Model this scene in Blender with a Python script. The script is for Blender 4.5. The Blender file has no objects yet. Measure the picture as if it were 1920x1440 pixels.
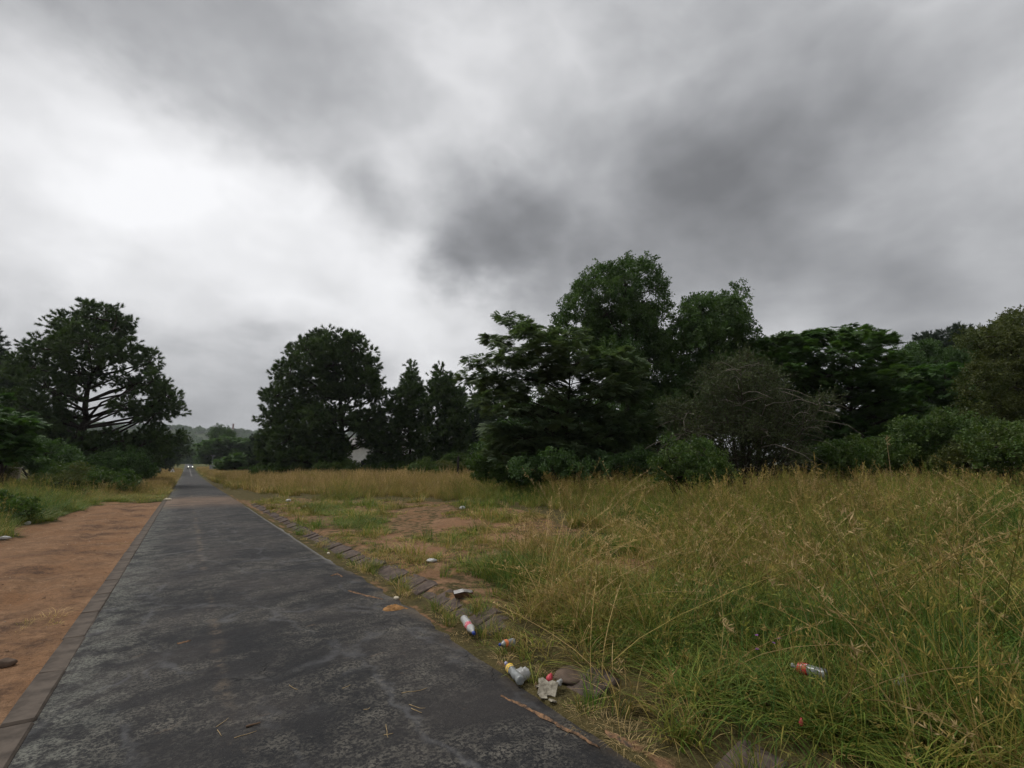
import bpy, math, random
import numpy as np
from mathutils import Vector

random.seed(7)
RS = np.random.RandomState(11)
scene = bpy.context.scene
COL = scene.collection

# ------------------------------------------------------------------ camera
F = 927.0; PITCH = math.radians(9.25); YAW = math.radians(33.0); H = 1.65   # focal length in pixels of the 1920 wide photograph
cam_d = bpy.data.cameras.new('camera'); cam = bpy.data.objects.new('camera', cam_d); COL.objects.link(cam)
cam_d.sensor_width = 36.0; cam_d.lens = 36.0 * F / 1920.0
cam_d.clip_start = 0.05; cam_d.clip_end = 9000.0
cam.location = (0, 0, H)
cam.rotation_euler = (math.pi / 2 + PITCH, 0, -YAW)
scene.camera = cam
CAM = np.array([0, 0, H])

def ray(u, v):
    """direction through a photo pixel (depth 1 along the camera axis)"""
    x = (u - 960) / F; y = (720 - v) / F
    fh = math.cos(PITCH) - y * math.sin(PITCH); z = math.sin(PITCH) + y * math.cos(PITCH)
    return np.array([x * math.cos(YAW) + fh * math.sin(YAW), -x * math.sin(YAW) + fh * math.cos(YAW), z])

# ------------------------------------------------------------------ exposure
scene.view_settings.view_transform = 'Standard'
scene.view_settings.look = 'None'
scene.view_settings.exposure = 0.52
scene.view_settings.gamma = 1.0
scene.view_settings.use_curve_mapping = False
scene.cycles.max_bounces = 4
scene.cycles.diffuse_bounces = 2
scene.cycles.glossy_bounces = 2
scene.cycles.transmission_bounces = 4
scene.cycles.transparent_max_bounces = 4
scene.cycles.volume_bounces = 0
scene.cycles.use_adaptive_sampling = True
scene.cycles.adaptive_threshold = 0.02

# ------------------------------------------------------------------ sun
SUN_EL, SUN_AZ = math.radians(58), math.radians(-40)      # azimuth measured clockwise from +Y
sun_d = bpy.data.lights.new('sun', 'SUN'); sun = bpy.data.objects.new('sun', sun_d); COL.objects.link(sun)
sun_d.energy = 1.5; sun_d.angle = math.radians(22); sun_d.color = (1.0, 0.97, 0.93)
sd = Vector((math.sin(SUN_AZ) * math.cos(SUN_EL), math.cos(SUN_AZ) * math.cos(SUN_EL), math.sin(SUN_EL)))
sun.rotation_euler = sd.to_track_quat('Z', 'Y').to_euler()

# ------------------------------------------------------------------ node helpers
class NT:
    def __init__(s, tree): s.t = tree; s.n = tree.nodes; s.l = tree.links
    def new(s, typ, **kw):
        nd = s.n.new(typ)
        for k, v in kw.items(): setattr(nd, k, v)
        return nd
    def put(s, nd, key, val):
        if val is None: return
        inp = nd.inputs[key]
        if isinstance(val, bpy.types.NodeSocket): s.l.new(val, inp)
        else: inp.default_value = val
    def math(s, op, a, b=None, c=None, clamp=False):
        nd = s.new('ShaderNodeMath', operation=op, use_clamp=clamp)
        for i, x in enumerate((a, b, c)): s.put(nd, i, x)
        return nd.outputs[0]
    def vmath(s, op, a, b=None, out=0):
        nd = s.new('ShaderNodeVectorMath', operation=op)
        s.put(nd, 0, a); s.put(nd, 1, b)
        return nd.outputs[out]
    def maprange(s, x, a, b, c=0.0, d=1.0, interp='SMOOTHSTEP'):
        nd = s.new('ShaderNodeMapRange', interpolation_type=interp)
        for k, v in zip((0, 1, 2, 3, 4), (x, a, b, c, d)): s.put(nd, k, v)
        return nd.outputs[0]
    def noise(s, vec, scale, detail=4.0, rough=0.55, dist=0.0, out='Fac'):
        nd = s.new('ShaderNodeTexNoise'); s.put(nd, 'Vector', vec)
        s.put(nd, 'Scale', scale); s.put(nd, 'Detail', detail); s.put(nd, 'Roughness', rough); s.put(nd, 'Distortion', dist)
        return nd.outputs[0 if out == 'Fac' else 1]
    def voro(s, vec, scale, feature='DISTANCE_TO_EDGE', rnd=1.0):
        nd = s.new('ShaderNodeTexVoronoi', feature=feature); s.put(nd, 'Vector', vec)
        s.put(nd, 'Scale', scale); s.put(nd, 'Randomness', rnd)
        return nd.outputs[0]
    def mix(s, f, a, b, mode='MIX'):
        nd = s.new('ShaderNodeMix', data_type='RGBA', blend_type=mode)
        s.put(nd, 0, f)
        for key, x in ((6, a), (7, b)):
            s.put(nd, key, (*x, 1.0) if isinstance(x, tuple) and len(x) == 3 else x)
        return nd.outputs[2]
    def mapping(s, vec, loc=(0, 0, 0), rot=(0, 0, 0), scale=(1, 1, 1)):
        nd = s.new('ShaderNodeMapping'); s.put(nd, 0, vec); s.put(nd, 1, loc); s.put(nd, 2, rot); s.put(nd, 3, scale)
        return nd.outputs[0]
    def sep(s, vec):
        nd = s.new('ShaderNodeSeparateXYZ'); s.put(nd, 0, vec); return nd.outputs
    def attr(s, name, typ='GEOMETRY'):
        nd = s.new('ShaderNodeAttribute', attribute_name=name, attribute_type=typ); return nd.outputs

# ------------------------------------------------------------------ world: overcast sky
world = bpy.data.worlds.new('World'); scene.world = world; world.use_nodes = True
w = NT(world.node_tree); w.n.clear()
tc = w.new('ShaderNodeTexCoord'); D = tc.outputs['Generated']
sky = w.new('ShaderNodeTexSky', sky_type='NISHITA'); sky.sun_disc = False
sky.sun_elevation = SUN_EL; sky.sun_rotation = SUN_AZ; sky.air_density = 1.0; sky.dust_density = 3.0
bg_clear = w.new('ShaderNodeBackground'); w.l.new(sky.outputs[0], bg_clear.inputs[0]); bg_clear.inputs[1].default_value = 0.06
dz = w.sep(D)[2]
den = w.math('ADD', w.math('ABSOLUTE', dz), 0.22)
inv = w.math('DIVIDE', 1.0, den)
sc_ = w.new('ShaderNodeVectorMath', operation='SCALE'); w.l.new(D, sc_.inputs[0]); w.l.new(inv, sc_.inputs['Scale'])
PL = sc_.outputs[0]                                       # the flat cloud layer seen in perspective
warpn = w.noise(w.vmath('ADD', PL, D), 1.7, 6.0, 0.56, 0.0, 'Color')
warp = w.vmath('SUBTRACT', warpn, (0.5, 0.5, 0.5))
wsc = w.new('ShaderNodeVectorMath', operation='SCALE'); w.l.new(warp, wsc.inputs[0]); wsc.inputs['Scale'].default_value = 0.26
DW = w.vmath('ADD', D, wsc.outputs[0])
blobs = [  # the cloud masses in view: photo position, radius, brighter (+) or darker (-)
 (170,270,210,.30),(300,345,170,.22),(440,360,140,.18),(560,430,190,.18),(640,520,200,.22),(745,480,80,.14),(420,490,260,.20),
 (150,430,220,.15),(750,610,140,.18),(890,565,75,.26),(550,600,190,.12),(820,660,140,.16),(250,545,240,.10),(60,330,200,.12),
 (960,220,170,.10),(820,290,200,.12),(1230,5,140,.12),(60,110,160,.10),(850,30,180,.06),(1710,165,190,.09),(1580,220,140,.06),
 (1860,60,180,.05),(430,70,280,-.13),(630,110,240,-.10),(240,20,170,-.06),(690,375,100,-.20),(920,450,190,-.22),(1040,385,240,-.12),
 (830,510,90,-.16),(1180,410,240,-.10),(1400,130,260,-.09),(1500,340,360,-.09),(1700,450,380,-.12),(1850,530,300,-.08),
 (1250,540,240,-.08),(400,790,230,-.16),(130,720,300,-.08),(1470,625,90,.08),(950,610,90,.08),(960,560,70,.1)]
acc = None
for (u, v, r, a) in blobs:
    d = ray(u, v); L = float(np.linalg.norm(d)); c = d / L
    dist = w.vmath('DISTANCE', DW, tuple(c), out=1)
    R_ = r / (F * L)
    g = w.maprange(dist, R_ * (.1 if a > 0 else .25), R_ * 1.22, a * (.36 if a > 0 else .56), 0.0, 'SMOOTHSTEP')
    acc = g if acc is None else w.math('ADD', acc, g)
n1 = w.noise(PL, 1.3, 6.0, 0.52, 0.2)
n2 = w.noise(w.mapping(D, (3.1, 1.7, 0), (0, 0, 0.5), (1, 1, 1.5)), 4.2, 6.0, 0.55, 0.35)
n3 = w.noise(w.mapping(D, (7.3, 2.9, 1.1), (0, 0, 0), (1, 1, 1.5)), 2.3, 5.0, 0.5, 0.0)
bil = w.math('ABSOLUTE', w.math('MULTIPLY_ADD', n3, 2.0, -1.0))                       # billowing lumps with bright seams
tone = w.math('ADD', w.math('MULTIPLY_ADD', n1, 0.20, -0.10), w.math('MULTIPLY_ADD', n2, 0.17, -0.085))
tone = w.math('ADD', tone, w.math('MULTIPLY_ADD', bil, -0.30, 0.055))
tone = w.math('ADD', w.math('ADD', tone, acc), 0.648)
tone = w.math('MINIMUM', tone, w.math('MULTIPLY_ADD', tone, 0.62, 0.282))       # thin cloud brightens ever more slowly
tone = w.math('MINIMUM', w.math('MAXIMUM', tone, 0.40), 0.85)
lin = w.math('POWER', tone, 2.2)
# thick cloud is a touch bluer than thin bright cloud
ccol = w.mix(w.maprange(tone, 0.42, 0.82), (0.965, 0.985, 1.03), (0.99, 0.993, 1.012))
cs = w.new('ShaderNodeVectorMath', operation='SCALE'); w.l.new(ccol, cs.inputs[0]); w.l.new(lin, cs.inputs['Scale'])
bg_cloud = w.new('ShaderNodeBackground'); w.l.new(cs.outputs[0], bg_cloud.inputs[0]); bg_cloud.inputs[1].default_value = 1.0
mx = w.new('ShaderNodeMixShader'); mx.inputs[0].default_value = 0.97
w.l.new(bg_clear.outputs[0], mx.inputs[1]); w.l.new(bg_cloud.outputs[0], mx.inputs[2])
wo = w.new('ShaderNodeOutputWorld'); w.l.new(mx.outputs[0], wo.inputs[0])
world.cycles.sampling_method = 'MANUAL'; world.cycles.sample_map_resolution = 512

# ------------------------------------------------------------------ numpy noise
def vnoise(x, y, scale, seed=0):
    x = np.asarray(x, float) * scale + seed * 17.31; y = np.asarray(y, float) * scale - seed * 9.77
    xi = np.floor(x).astype(np.int64); yi = np.floor(y).astype(np.int64); fx = x - xi; fy = y - yi
    fx = fx * fx * (3 - 2 * fx); fy = fy * fy * (3 - 2 * fy)
    def h(a, b):
        n = (a * 374761393 + b * 668265263 + seed * 1442695) & 0x7fffffff
        n = ((n ^ (n >> 13)) * 1274126177) & 0x7fffffff
        return ((n ^ (n >> 16)) & 0xffff) / 65535.0
    return (h(xi, yi) * (1 - fx) + h(xi + 1, yi) * fx) * (1 - fy) + (h(xi, yi + 1) * (1 - fx) + h(xi + 1, yi + 1) * fx) * fy
def fbm(x, y, scale, seed=0, o=4):
    s = 0; a = .5; t = 0
    for k in range(o):
        s = s + a * vnoise(x, y, scale * 2 ** k, seed + k); t += a; a *= .5
    return s / t
def sstep(a, b, x):
    t = np.clip((np.asarray(x, float) - a) / (b - a), 0, 1); return t * t * (3 - 2 * t)

# ------------------------------------------------------------------ terrain
_ky = np.array([-400, -20, 0, 28, 56, 100, 121, 215, 297, 345, 420, 700, 4000.])
_kz = np.array([.1, .05, 0, -.14, -.33, -.5, -.5, .3, 1.75, 1.9, 0.5, -4, -6.])
def zroad(y):
    y = np.asarray(y, float); s = 0
    for k in (-14, -7, 0, 7, 14):
        s = s + np.interp(y + k * sstep(30, 60, y), _ky, _kz)
    return s / 5
def redge(y):      # right hand edge of the asphalt
    y = np.asarray(y, float)
    base = np.interp(y, [-5, 2, 3.3, 4.6, 6.5, 9.2, 10.6, 14, 20, 400], [2.34, 2.33, 2.34, 2.46, 2.52, 2.44, 2.37, 2.42, 2.40, 2.40])
    return base + .07 * (fbm(y, y * 0 + 3, .9, 5) - .5) + .09 * (vnoise(y, y * 0, 4.5, 8) - .5) + .05 * (vnoise(y, y * 0 + 7, 9.5, 18) - .5)
LEDGE = -0.66
def kerbx(y):
    return np.interp(y, [0, 3, 5, 7, 9, 12, 40], [2.74, 2.75, 2.84, 2.84, 2.76, 2.66, 2.63])
def terr(x, y):
    x = np.asarray(x, float); y = np.asarray(y, float)
    z = zroad(y)
    fade = 1 - sstep(60, 130, y)
    z = z + fade * (.10 * sstep(2.72, 2.95, x) + .26 * sstep(4.5, 11, x)) + .05 * fade * sstep(-1.0, -2.0, x) + .3 * fade * sstep(-3.3, -6, x)
    rough = sstep(2.9, 4.5, x) + sstep(-1.0, -2.2, x)
    z = z - .05 * fade * (1 - sstep(26, 32, y)) * (np.exp(-((x + 1.75 + .12 * np.sin(y * .5)) / .16) ** 2) + np.exp(-((x + 3.0 + .15 * np.sin(y * .4 + 1)) / .18) ** 2)) * (.5 + vnoise(x, y, .9, 21))     # wheel ruts in the dirt
    z = z + rough * (.10 * (fbm(x, y, .35, 2, 3) - .5) + .04 * (vnoise(x, y, 2.1, 6) - .5))
    inroad = sstep(LEDGE + .02, LEDGE + .12, x) * (1 - sstep(2.18, 2.28, x))
    z = z - .08 * inroad - 0.006
    d = np.sqrt(x * x + y * y)
    z = z + sstep(150, 500, np.abs(x)) * 2.0 * (fbm(x, y, .004, 4, 3) - .5) * 3
    return z
def ground_hit(u, v, up=0.0):
    d = ray(u, v); t = H / max(1e-4, -d[2]) if d[2] < 0 else 60.0
    for _ in range(30):
        p = CAM + d * t
        zt = float(terr(p[0], p[1])) + up
        if d[2] >= -1e-4: break
        t += .8 * ((zt - H) / d[2] - t)
    p = CAM + d * t
    return np.array([p[0], p[1], float(terr(p[0], p[1])) + up])
def at_depth(u, t, v=871):
    p = CAM + ray(u, v) * t
    return np.array([p[0], p[1], float(terr(p[0], p[1]))])
def project(x, y, z):
    dx, dy, dzz = x, y, z - H
    r = dx * math.cos(YAW) - dy * math.sin(YAW); f = dx * math.sin(YAW) + dy * math.cos(YAW)
    dep = f * math.cos(PITCH) + dzz * math.sin(PITCH); up = -f * math.sin(PITCH) + dzz * math.cos(PITCH)
    dep = np.where(dep < .05, .05, dep)
    return 960 + F * r / dep, 720 - F * up / dep, dep
def inpoly(u, v, poly):
    c = np.zeros(u.shape, bool); n = len(poly)
    for i in range(n):
        x1, y1 = poly[i]; x2, y2 = poly[(i + 1) % n]
        if y1 == y2: continue
        c ^= ((y1 > v) != (y2 > v)) & (u < (x2 - x1) * (v - y1) / (y2 - y1) + x1)
    return c

# ------------------------------------------------------------------ mesh helpers
def tagobj(o, label=None, cat=None, group=None, kind=None):
    if label: o['label'] = label
    if cat: o['category'] = cat
    if group: o['group'] = group
    if kind: o['kind'] = kind
    return o
def mesh(name, verts, faces, mats, parent=None, smooth=False, fmat=None, loc=None):
    me = bpy.data.meshes.new(name); me.from_pydata([tuple(map(float, p)) for p in verts], [], faces)
    for m in (mats if isinstance(mats, (list, tuple)) else [mats]): me.materials.append(m)
    if fmat is not None: me.polygons.foreach_set('material_index', fmat)
    if smooth: me.polygons.foreach_set('use_smooth', [True] * len(faces))
    me.update()
    o = bpy.data.objects.new(name, me); COL.objects.link(o)
    if parent: o.parent = parent
    if loc is not None: o.location = loc
    return o
def empty(name, loc, rot=(0, 0, 0)):
    o = bpy.data.objects.new(name, None); COL.objects.link(o); o.location = tuple(map(float, loc)); o.rotation_euler = rot
    o.empty_display_size = .2
    return o
class MB:
    """collects shapes for one mesh"""
    def __init__(s): s.v = []; s.f = []
    def add(s, vs, fs):
        b = len(s.v); s.v += [tuple(p) for p in vs]; s.f += [tuple(i + b for i in f) for f in fs]; return s
    def box(s, x0, x1, y0, y1, z0, z1):
        return s.add([(x0,y0,z0),(x1,y0,z0),(x1,y1,z0),(x0,y1,z0),(x0,y0,z1),(x1,y0,z1),(x1,y1,z1),(x0,y1,z1)],
                     [(0,3,2,1),(4,5,6,7),(0,1,5,4),(1,2,6,5),(2,3,7,6),(3,0,4,7)])
    def tube(s, pts, rad, n=6, cap=True):
        pts = [np.asarray(p, float) for p in pts]; b = len(s.v); k = len(pts)
        for i, p in enumerate(pts):
            d = pts[min(i + 1, k - 1)] - pts[max(i - 1, 0)]; L = np.linalg.norm(d); d = d / (L if L > 1e-9 else 1)
            a = np.cross(d, (0, 0, 1) if abs(d[2]) < .9 else (1, 0, 0)); a /= np.linalg.norm(a); c = np.cross(d, a)
            r = rad[i] if hasattr(rad, '__len__') else rad
            for j in range(n):
                t = 2 * math.pi * j / n; q = p + r * (math.cos(t) * a + math.sin(t) * c); s.v.append((q[0], q[1], q[2]))
        for i in range(k - 1):
            for j in range(n):
                s.f.append((b + i*n + j, b + i*n + (j+1) % n, b + (i+1)*n + (j+1) % n, b + (i+1)*n + j))
        if cap:
            s.f.append(tuple(b + j for j in range(n))[::-1]); s.f.append(tuple(b + (k-1)*n + j for j in range(n)))
        return s
    def lathe(s, prof, n=16, axis='x'):
        b = len(s.v)
        for (t, r) in prof:
            for j in range(n):
                a = 2 * math.pi * j / n
                s.v.append((t, r * math.cos(a), r * math.sin(a)) if axis == 'x' else (r * math.cos(a), r * math.sin(a), t))
        for i in range(len(prof) - 1):
            for j in range(n):
                s.f.append((b + i*n + j, b + i*n + (j+1) % n, b + (i+1)*n + (j+1) % n, b + (i+1)*n + j))
        return s
    def build(s, name, mat, parent=None, smooth=False): return mesh(name, s.v, s.f, mat, parent, smooth)

# ------------------------------------------------------------------ materials
def material(name):
    m = bpy.data.materials.new(name); m.use_nodes = True
    t = NT(m.node_tree); t.n.clear()
    out = t.new('ShaderNodeOutputMaterial'); b = t.new('ShaderNodeBsdfPrincipled'); t.l.new(b.outputs[0], out.inputs[0])
    return m, t, b, out
def bump(t, b, h, strength=.4, dist=.01):
    nd = t.new('ShaderNodeBump'); nd.inputs['Strength'].default_value = strength; nd.inputs['Distance'].default_value = dist
    t.l.new(h, nd.inputs['Height']); t.l.new(nd.outputs[0], b.inputs['Normal'])
def simple(name, c, rough=.7, var=.25, nscale=8.0, spec=.3, c2=None, bstr=.2, trans=0.0, metal=0.0):
    m, t, b, out = material(name)
    co = t.new('ShaderNodeTexCoord').outputs['Object']
    n = t.noise(co, nscale, 5, .6)
    lo = tuple(x * (1 - var) for x in c); hi = c2 if c2 else tuple(min(1, x * (1 + var)) for x in c)
    t.put(b, 'Base Color', t.mix(t.maprange(n, .3, .7), lo, hi))
    b.inputs['Roughness'].default_value = rough; b.inputs['Specular IOR Level'].default_value = spec
    b.inputs['Transmission Weight'].default_value = trans; b.inputs['Metallic'].default_value = metal
    if bstr: bump(t, b, n, bstr, .01)
    return m
def leafmat(name, c_lo, c_hi, c_alt, trans=.22, rough=.55):
    """leaf colour varies from sprig to sprig (instance random) and with the tint given to each sprig"""
    m, t, b, out = material(name)
    rnd = t.new('ShaderNodeObjectInfo').outputs['Random']
    tint = t.attr('tint', 'INSTANCER')[2]
    c = t.mix(rnd, c_lo, c_hi)
    c = t.mix(tint, c, c_alt)
    t.put(b, 'Base Color', c); b.inputs['Roughness'].default_value = rough; b.inputs['Specular IOR Level'].default_value = .25
    tr = t.new('ShaderNodeBsdfTranslucent'); t.put(tr, 0, t.mix(1.0, c, (1.1, 1.25, .6), 'MULTIPLY'))
    ms = t.new('ShaderNodeMixShader'); ms.inputs[0].default_value = trans
    t.l.new(b.outputs[0], ms.inputs[1]); t.l.new(tr.outputs[0], ms.inputs[2]); t.l.new(ms.outputs[0], out.inputs[0])
    return m

M = {}
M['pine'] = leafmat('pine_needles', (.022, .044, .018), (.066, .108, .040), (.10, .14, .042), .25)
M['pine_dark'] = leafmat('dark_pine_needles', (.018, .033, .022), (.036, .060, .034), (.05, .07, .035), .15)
M['broad'] = leafmat('broad_leaves', (.024, .052, .016), (.072, .130, .040), (.12, .18, .055), .3)
M['feather'] = leafmat('feathery_leaves', (.038, .068, .036), (.105, .152, .080), (.15, .18, .075), .32)
M['layer'] = leafmat('layered_leaves', (.026, .064, .018), (.076, .150, .040), (.12, .19, .05), .32)
M['shrub'] = leafmat('shrub_leaves', (.026, .056, .013), (.072, .130, .030), (.13, .15, .045), .3)
M['olive'] = leafmat('olive_leaves', (.034, .052, .014), (.078, .100, .026), (.13, .13, .04), .28)
M['thorn'] = leafmat('thorn_leaves', (.028, .046, .016), (.060, .086, .030), (.10, .11, .045), .25)
M['bark'] = simple('bark', (.035, .027, .022), .9, .45, 6, .15, bstr=.6)
M['bare_twig'] = simple('bleached_twig', (.15, .132, .108), .9, .3, 10, .15)
M['twig'] = simple('grey_twig', (.055, .050, .036), .9, .35, 10, .15)
def grassmat():
    m, t, b, out = material('grass_blades')
    rnd = t.new('ShaderNodeObjectInfo').outputs['Random']
    tint = t.attr('tint', 'INSTANCER')[2]
    bl = t.attr('blade')[2]                                   # 0..1, each blade its own
    k = t.math('ADD', tint, t.math('MULTIPLY_ADD', bl, .80, -.40), clamp=True)
    r = t.new('ShaderNodeValToRGB'); t.l.new(k, r.inputs[0])
    e = r.color_ramp.elements
    e[0].position = 0.0; e[0].color = (.060, .120, .018, 1)
    e[1].position = 1.0; e[1].color = (.470, .345, .165, 1)
    for pos, c in ((.28, (.130, .182, .028, 1)), (.52, (.240, .215, .046, 1)), (.75, (.340, .240, .080, 1))):
        q = e.new(pos); q.color = c
    hs = t.new('ShaderNodeHueSaturation'); t.l.new(r.outputs[0], hs.inputs['Color']); t.put(hs, 'Value', t.math('MULTIPLY_ADD', rnd, .8, .72))
    c = hs.outputs[0]
    t.put(b, 'Base Color', c); b.inputs['Roughness'].default_value = .6; b.inputs['Specular IOR Level'].default_value = .25
    tr = t.new('ShaderNodeBsdfTranslucent'); t.l.new(c, tr.inputs[0])
    ms = t.new('ShaderNodeMixShader'); ms.inputs[0].default_value = .38
    t.l.new(b.outputs[0], ms.inputs[1]); t.l.new(tr.outputs[0], ms.inputs[2]); t.l.new(ms.outputs[0], out.inputs[0])
    return m
M['grass'] = grassmat()

def groundmat():
    m, t, b, out = material('ground_soil')
    co = t.new('ShaderNodeTexCoord').outputs['Object']
    soil = t.attr('soil')[2]; dark = t.attr('dark')[2]
    big = t.noise(co, .9, 5, .6); mid = t.noise(co, 5, 6, .65); fine = t.noise(co, 40, 4, .7); peb = t.voro(co, 55, 'F1')
    s = t.math('ADD', soil, t.math('MULTIPLY_ADD', mid, .9, -.45))
    earth = t.mix(t.maprange(mid, .3, .7), (.225, .128, .070), (.350, .212, .122))
    earth = t.mix(t.maprange(big, .40, .68), earth, (.270, .145, .074))
    dk = t.math('MULTIPLY', t.math('MULTIPLY', dark, t.maprange(t.noise(co, .75, 9, .72), .47, .62)), t.maprange(t.noise(co, 13, 6, .75), .36, .58, .25, 1.0))
    earth = t.mix(t.math('MULTIPLY', dk, .95), earth, (.085, .053, .037))
    earth = t.mix(t.math('MULTIPLY', t.maprange(peb, .12, .02), t.maprange(t.noise(co, 3, 3), .42, .62)), earth, (.36, .27, .19))
    earth = t.mix(t.maprange(t.noise(co, 16, 5, .75), .46, .64, 0, .55), earth, (.105, .062, .038))
    earth = t.mix(t.maprange(fine, .35, .75, 0, .5), earth, (.11, .062, .036))
    thatch = t.mix(t.maprange(mid, .3, .7), (.040, .035, .014), (.100, .078, .030))
    thatch = t.mix(t.maprange(fine, .4, .7), thatch, (.12, .10, .045))
    col = t.mix(t.maprange(s, .42, .60), thatch, earth)
    dist = t.vmath('LENGTH', co, out=1)
    far = t.mix(t.maprange(t.noise(co, .08, 4), .4, .6), (.10, .085, .028), (.06, .075, .022))
    col = t.mix(t.maprange(dist, 60, 160), col, far)
    t.put(b, 'Base Color', col); b.inputs['Roughness'].default_value = .95; b.inputs['Specular IOR Level'].default_value = .1
    hgt = t.math('ADD', t.math('MULTIPLY', mid, 1.0), t.math('MULTIPLY', fine, .5))
    bump(t, b, hgt, 1.0, .05)
    return m
M['ground'] = groundmat()

def roadmat():
    m, t, b, out = material('old_asphalt')
    co = t.new('ShaderNodeTexCoord').outputs['Object']
    X, Y, Z = t.sep(co)
    fine = t.noise(co, 75, 3, .7); grit = t.voro(co, 110, 'F1'); mid = t.noise(co, 9, 5, .7)
    slant = t.mapping(t.mapping(co, (0, 0, 0), (0, 0, -.30), (1, 1, 1)), (0, 0, 0), (0, 0, 0), (.85, 1.6, 1))
    wearn = t.noise(slant, .9, 7, .68, .5); wear2 = t.noise(co, 4.2, 7, .78)
    speck = t.noise(co, 42, 3, .8)
    base = t.mix(t.maprange(mid, .35, .65), (.0088, .0092, .0106), (.0180, .0182, .0196))
    base = t.mix(t.maprange(t.noise(co, .7, 4), .4, .65), base, (.032, .029, .028))
    wear = t.math('MULTIPLY', t.maprange(wearn, .38, .64, .10, 1.0), t.maprange(wear2, .38, .60, .12, 1.0))
    wear = t.math('MULTIPLY', wear, t.maprange(speck, .44, .56, .04, 1.0))
    col = t.mix(t.math('MULTIPLY', wear, .72), base, (.165, .152, .126))
    # bare aggregate showing along the left edge
    le = t.math('MULTIPLY', t.maprange(X, -.05, -.62), t.maprange(wear2, .40, .60))
    le = t.math('MULTIPLY', le, t.maprange(speck, .40, .58, .15, 1.0))
    col = t.mix(t.math('MULTIPLY', le, .75), col, (.155, .158, .135))
    # smeared crack filler wandering over the surface
    wv = t.noise(co, 1.5, 4, .6, 0, 'Color')
    sc = t.new('ShaderNodeVectorMath', operation='SCALE'); t.l.new(t.vmath('SUBTRACT', wv, (.5, .5, .5)), sc.inputs[0]); sc.inputs['Scale'].default_value = .75
    cw = t.vmath('ADD', co, sc.outputs[0])
    vd = t.voro(t.mapping(cw, (0.35, .8, 0), (0, 0, .10), (1.35, .55, 1)), .80)
    thick = t.math('MULTIPLY_ADD', t.noise(co, 1.1, 3), .085, .006)
    ln = t.math('SUBTRACT', 1.0, t.maprange(vd, 0.0, thick))
    ln = t.math('MULTIPLY', ln, t.maprange(t.noise(co, .9, 5, .65), .42, .62))
    ln = t.math('MULTIPLY', ln, t.maprange(Y, 40, 20))
    col = t.mix(t.math('MULTIPLY', ln, .46), col, (.112, .112, .115))
    # narrow open cracks
    vd2 = t.voro(t.mapping(cw, (4.2, 1.1, 0), (0, 0, 1.0), (1, 1, 1)), .9)
    ck = t.math('MULTIPLY', t.math('SUBTRACT', 1.0, t.maprange(vd2, .0, .012)), t.maprange(t.noise(co, .6, 2), .5, .62))
    col = t.mix(t.math('MULTIPLY', ck, .8), col, (.012, .012, .012))
    # dusty line left of the middle, soil dragged over the road further on
    dl = t.math('MULTIPLY', t.math('SUBTRACT', 1.0, t.maprange(t.math('ABSOLUTE', t.math('SUBTRACT', X, t.math('MULTIPLY_ADD', t.noise(co, .5, 2), .16, .30))), 0, .085)), t.maprange(wear2, .42, .62))
    col = t.mix(t.math('MULTIPLY', t.math('MULTIPLY', dl, t.maprange(t.noise(co, 1.3, 4), .45, .62)), .6), col, (.17, .13, .09))
    td = t.math('MULTIPLY', t.maprange(t.math('ABSOLUTE', t.math('SUBTRACT', Y, 29.5)), 6.5, 1.0), t.maprange(wearn, .3, .6, .35, 1.0))
    col = t.mix(t.math('MULTIPLY', td, .55), col, (.235, .150, .095))
    ds = t.math('MULTIPLY', t.maprange(t.noise(slant, 2.3, 6, .7), .62, .74), t.maprange(fine, .3, .6))
    col = t.mix(t.math('MULTIPLY', ds, .5), col, (.21, .15, .10))
    re = t.math('MULTIPLY', t.maprange(X, 2.12, 2.44), t.maprange(t.noise(co, 2.2, 5, .7), .42, .6))
    col = t.mix(t.math('MULTIPLY', re, .55), col, (.17, .135, .095))
    re2 = t.math('MULTIPLY', t.math('MULTIPLY', t.maprange(X, 2.2, 2.34), t.maprange(Y, 8.5, 10)), t.maprange(Y, 26, 22))
    col = t.mix(t.math('MULTIPLY', re2, .7), col, (.26, .255, .235))
    # pale paint in the middle of the far stretch
    pl = t.math('MULTIPLY', t.maprange(Y, 104, 112), t.maprange(t.math('ABSOLUTE', t.math('SUBTRACT', X, .95)), .16, .08))
    col = t.mix(t.math('MULTIPLY', pl, .2), col, (.5, .49, .45))
    spk = t.math('MULTIPLY', t.maprange(grit, .28, .10), t.maprange(fine, .5, .7))
    col = t.mix(t.math('MULTIPLY', spk, .7), col, (.27, .26, .235))
    t.put(b, 'Base Color', col)
    t.put(b, 'Roughness', t.maprange(mid, .3, .7, .66, .88)); b.inputs['Specular IOR Level'].default_value = .16
    hg = t.math('ADD', t.math('MULTIPLY', fine, .6), t.math('ADD', t.math('MULTIPLY', wear, .25), t.math('MULTIPLY', ck, -1.0)))
    bump(t, b, hg, .55, .012)
    return m
M['road'] = roadmat()
M['kerb_left'] = simple('left_kerb_concrete', (.082, .066, .053), .9, .35, 7, .2, bstr=.5)
M['kerb_right'] = simple('right_kerb_concrete', (.085, .064, .052), .9, .40, 9, .2, bstr=.6)

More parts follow.
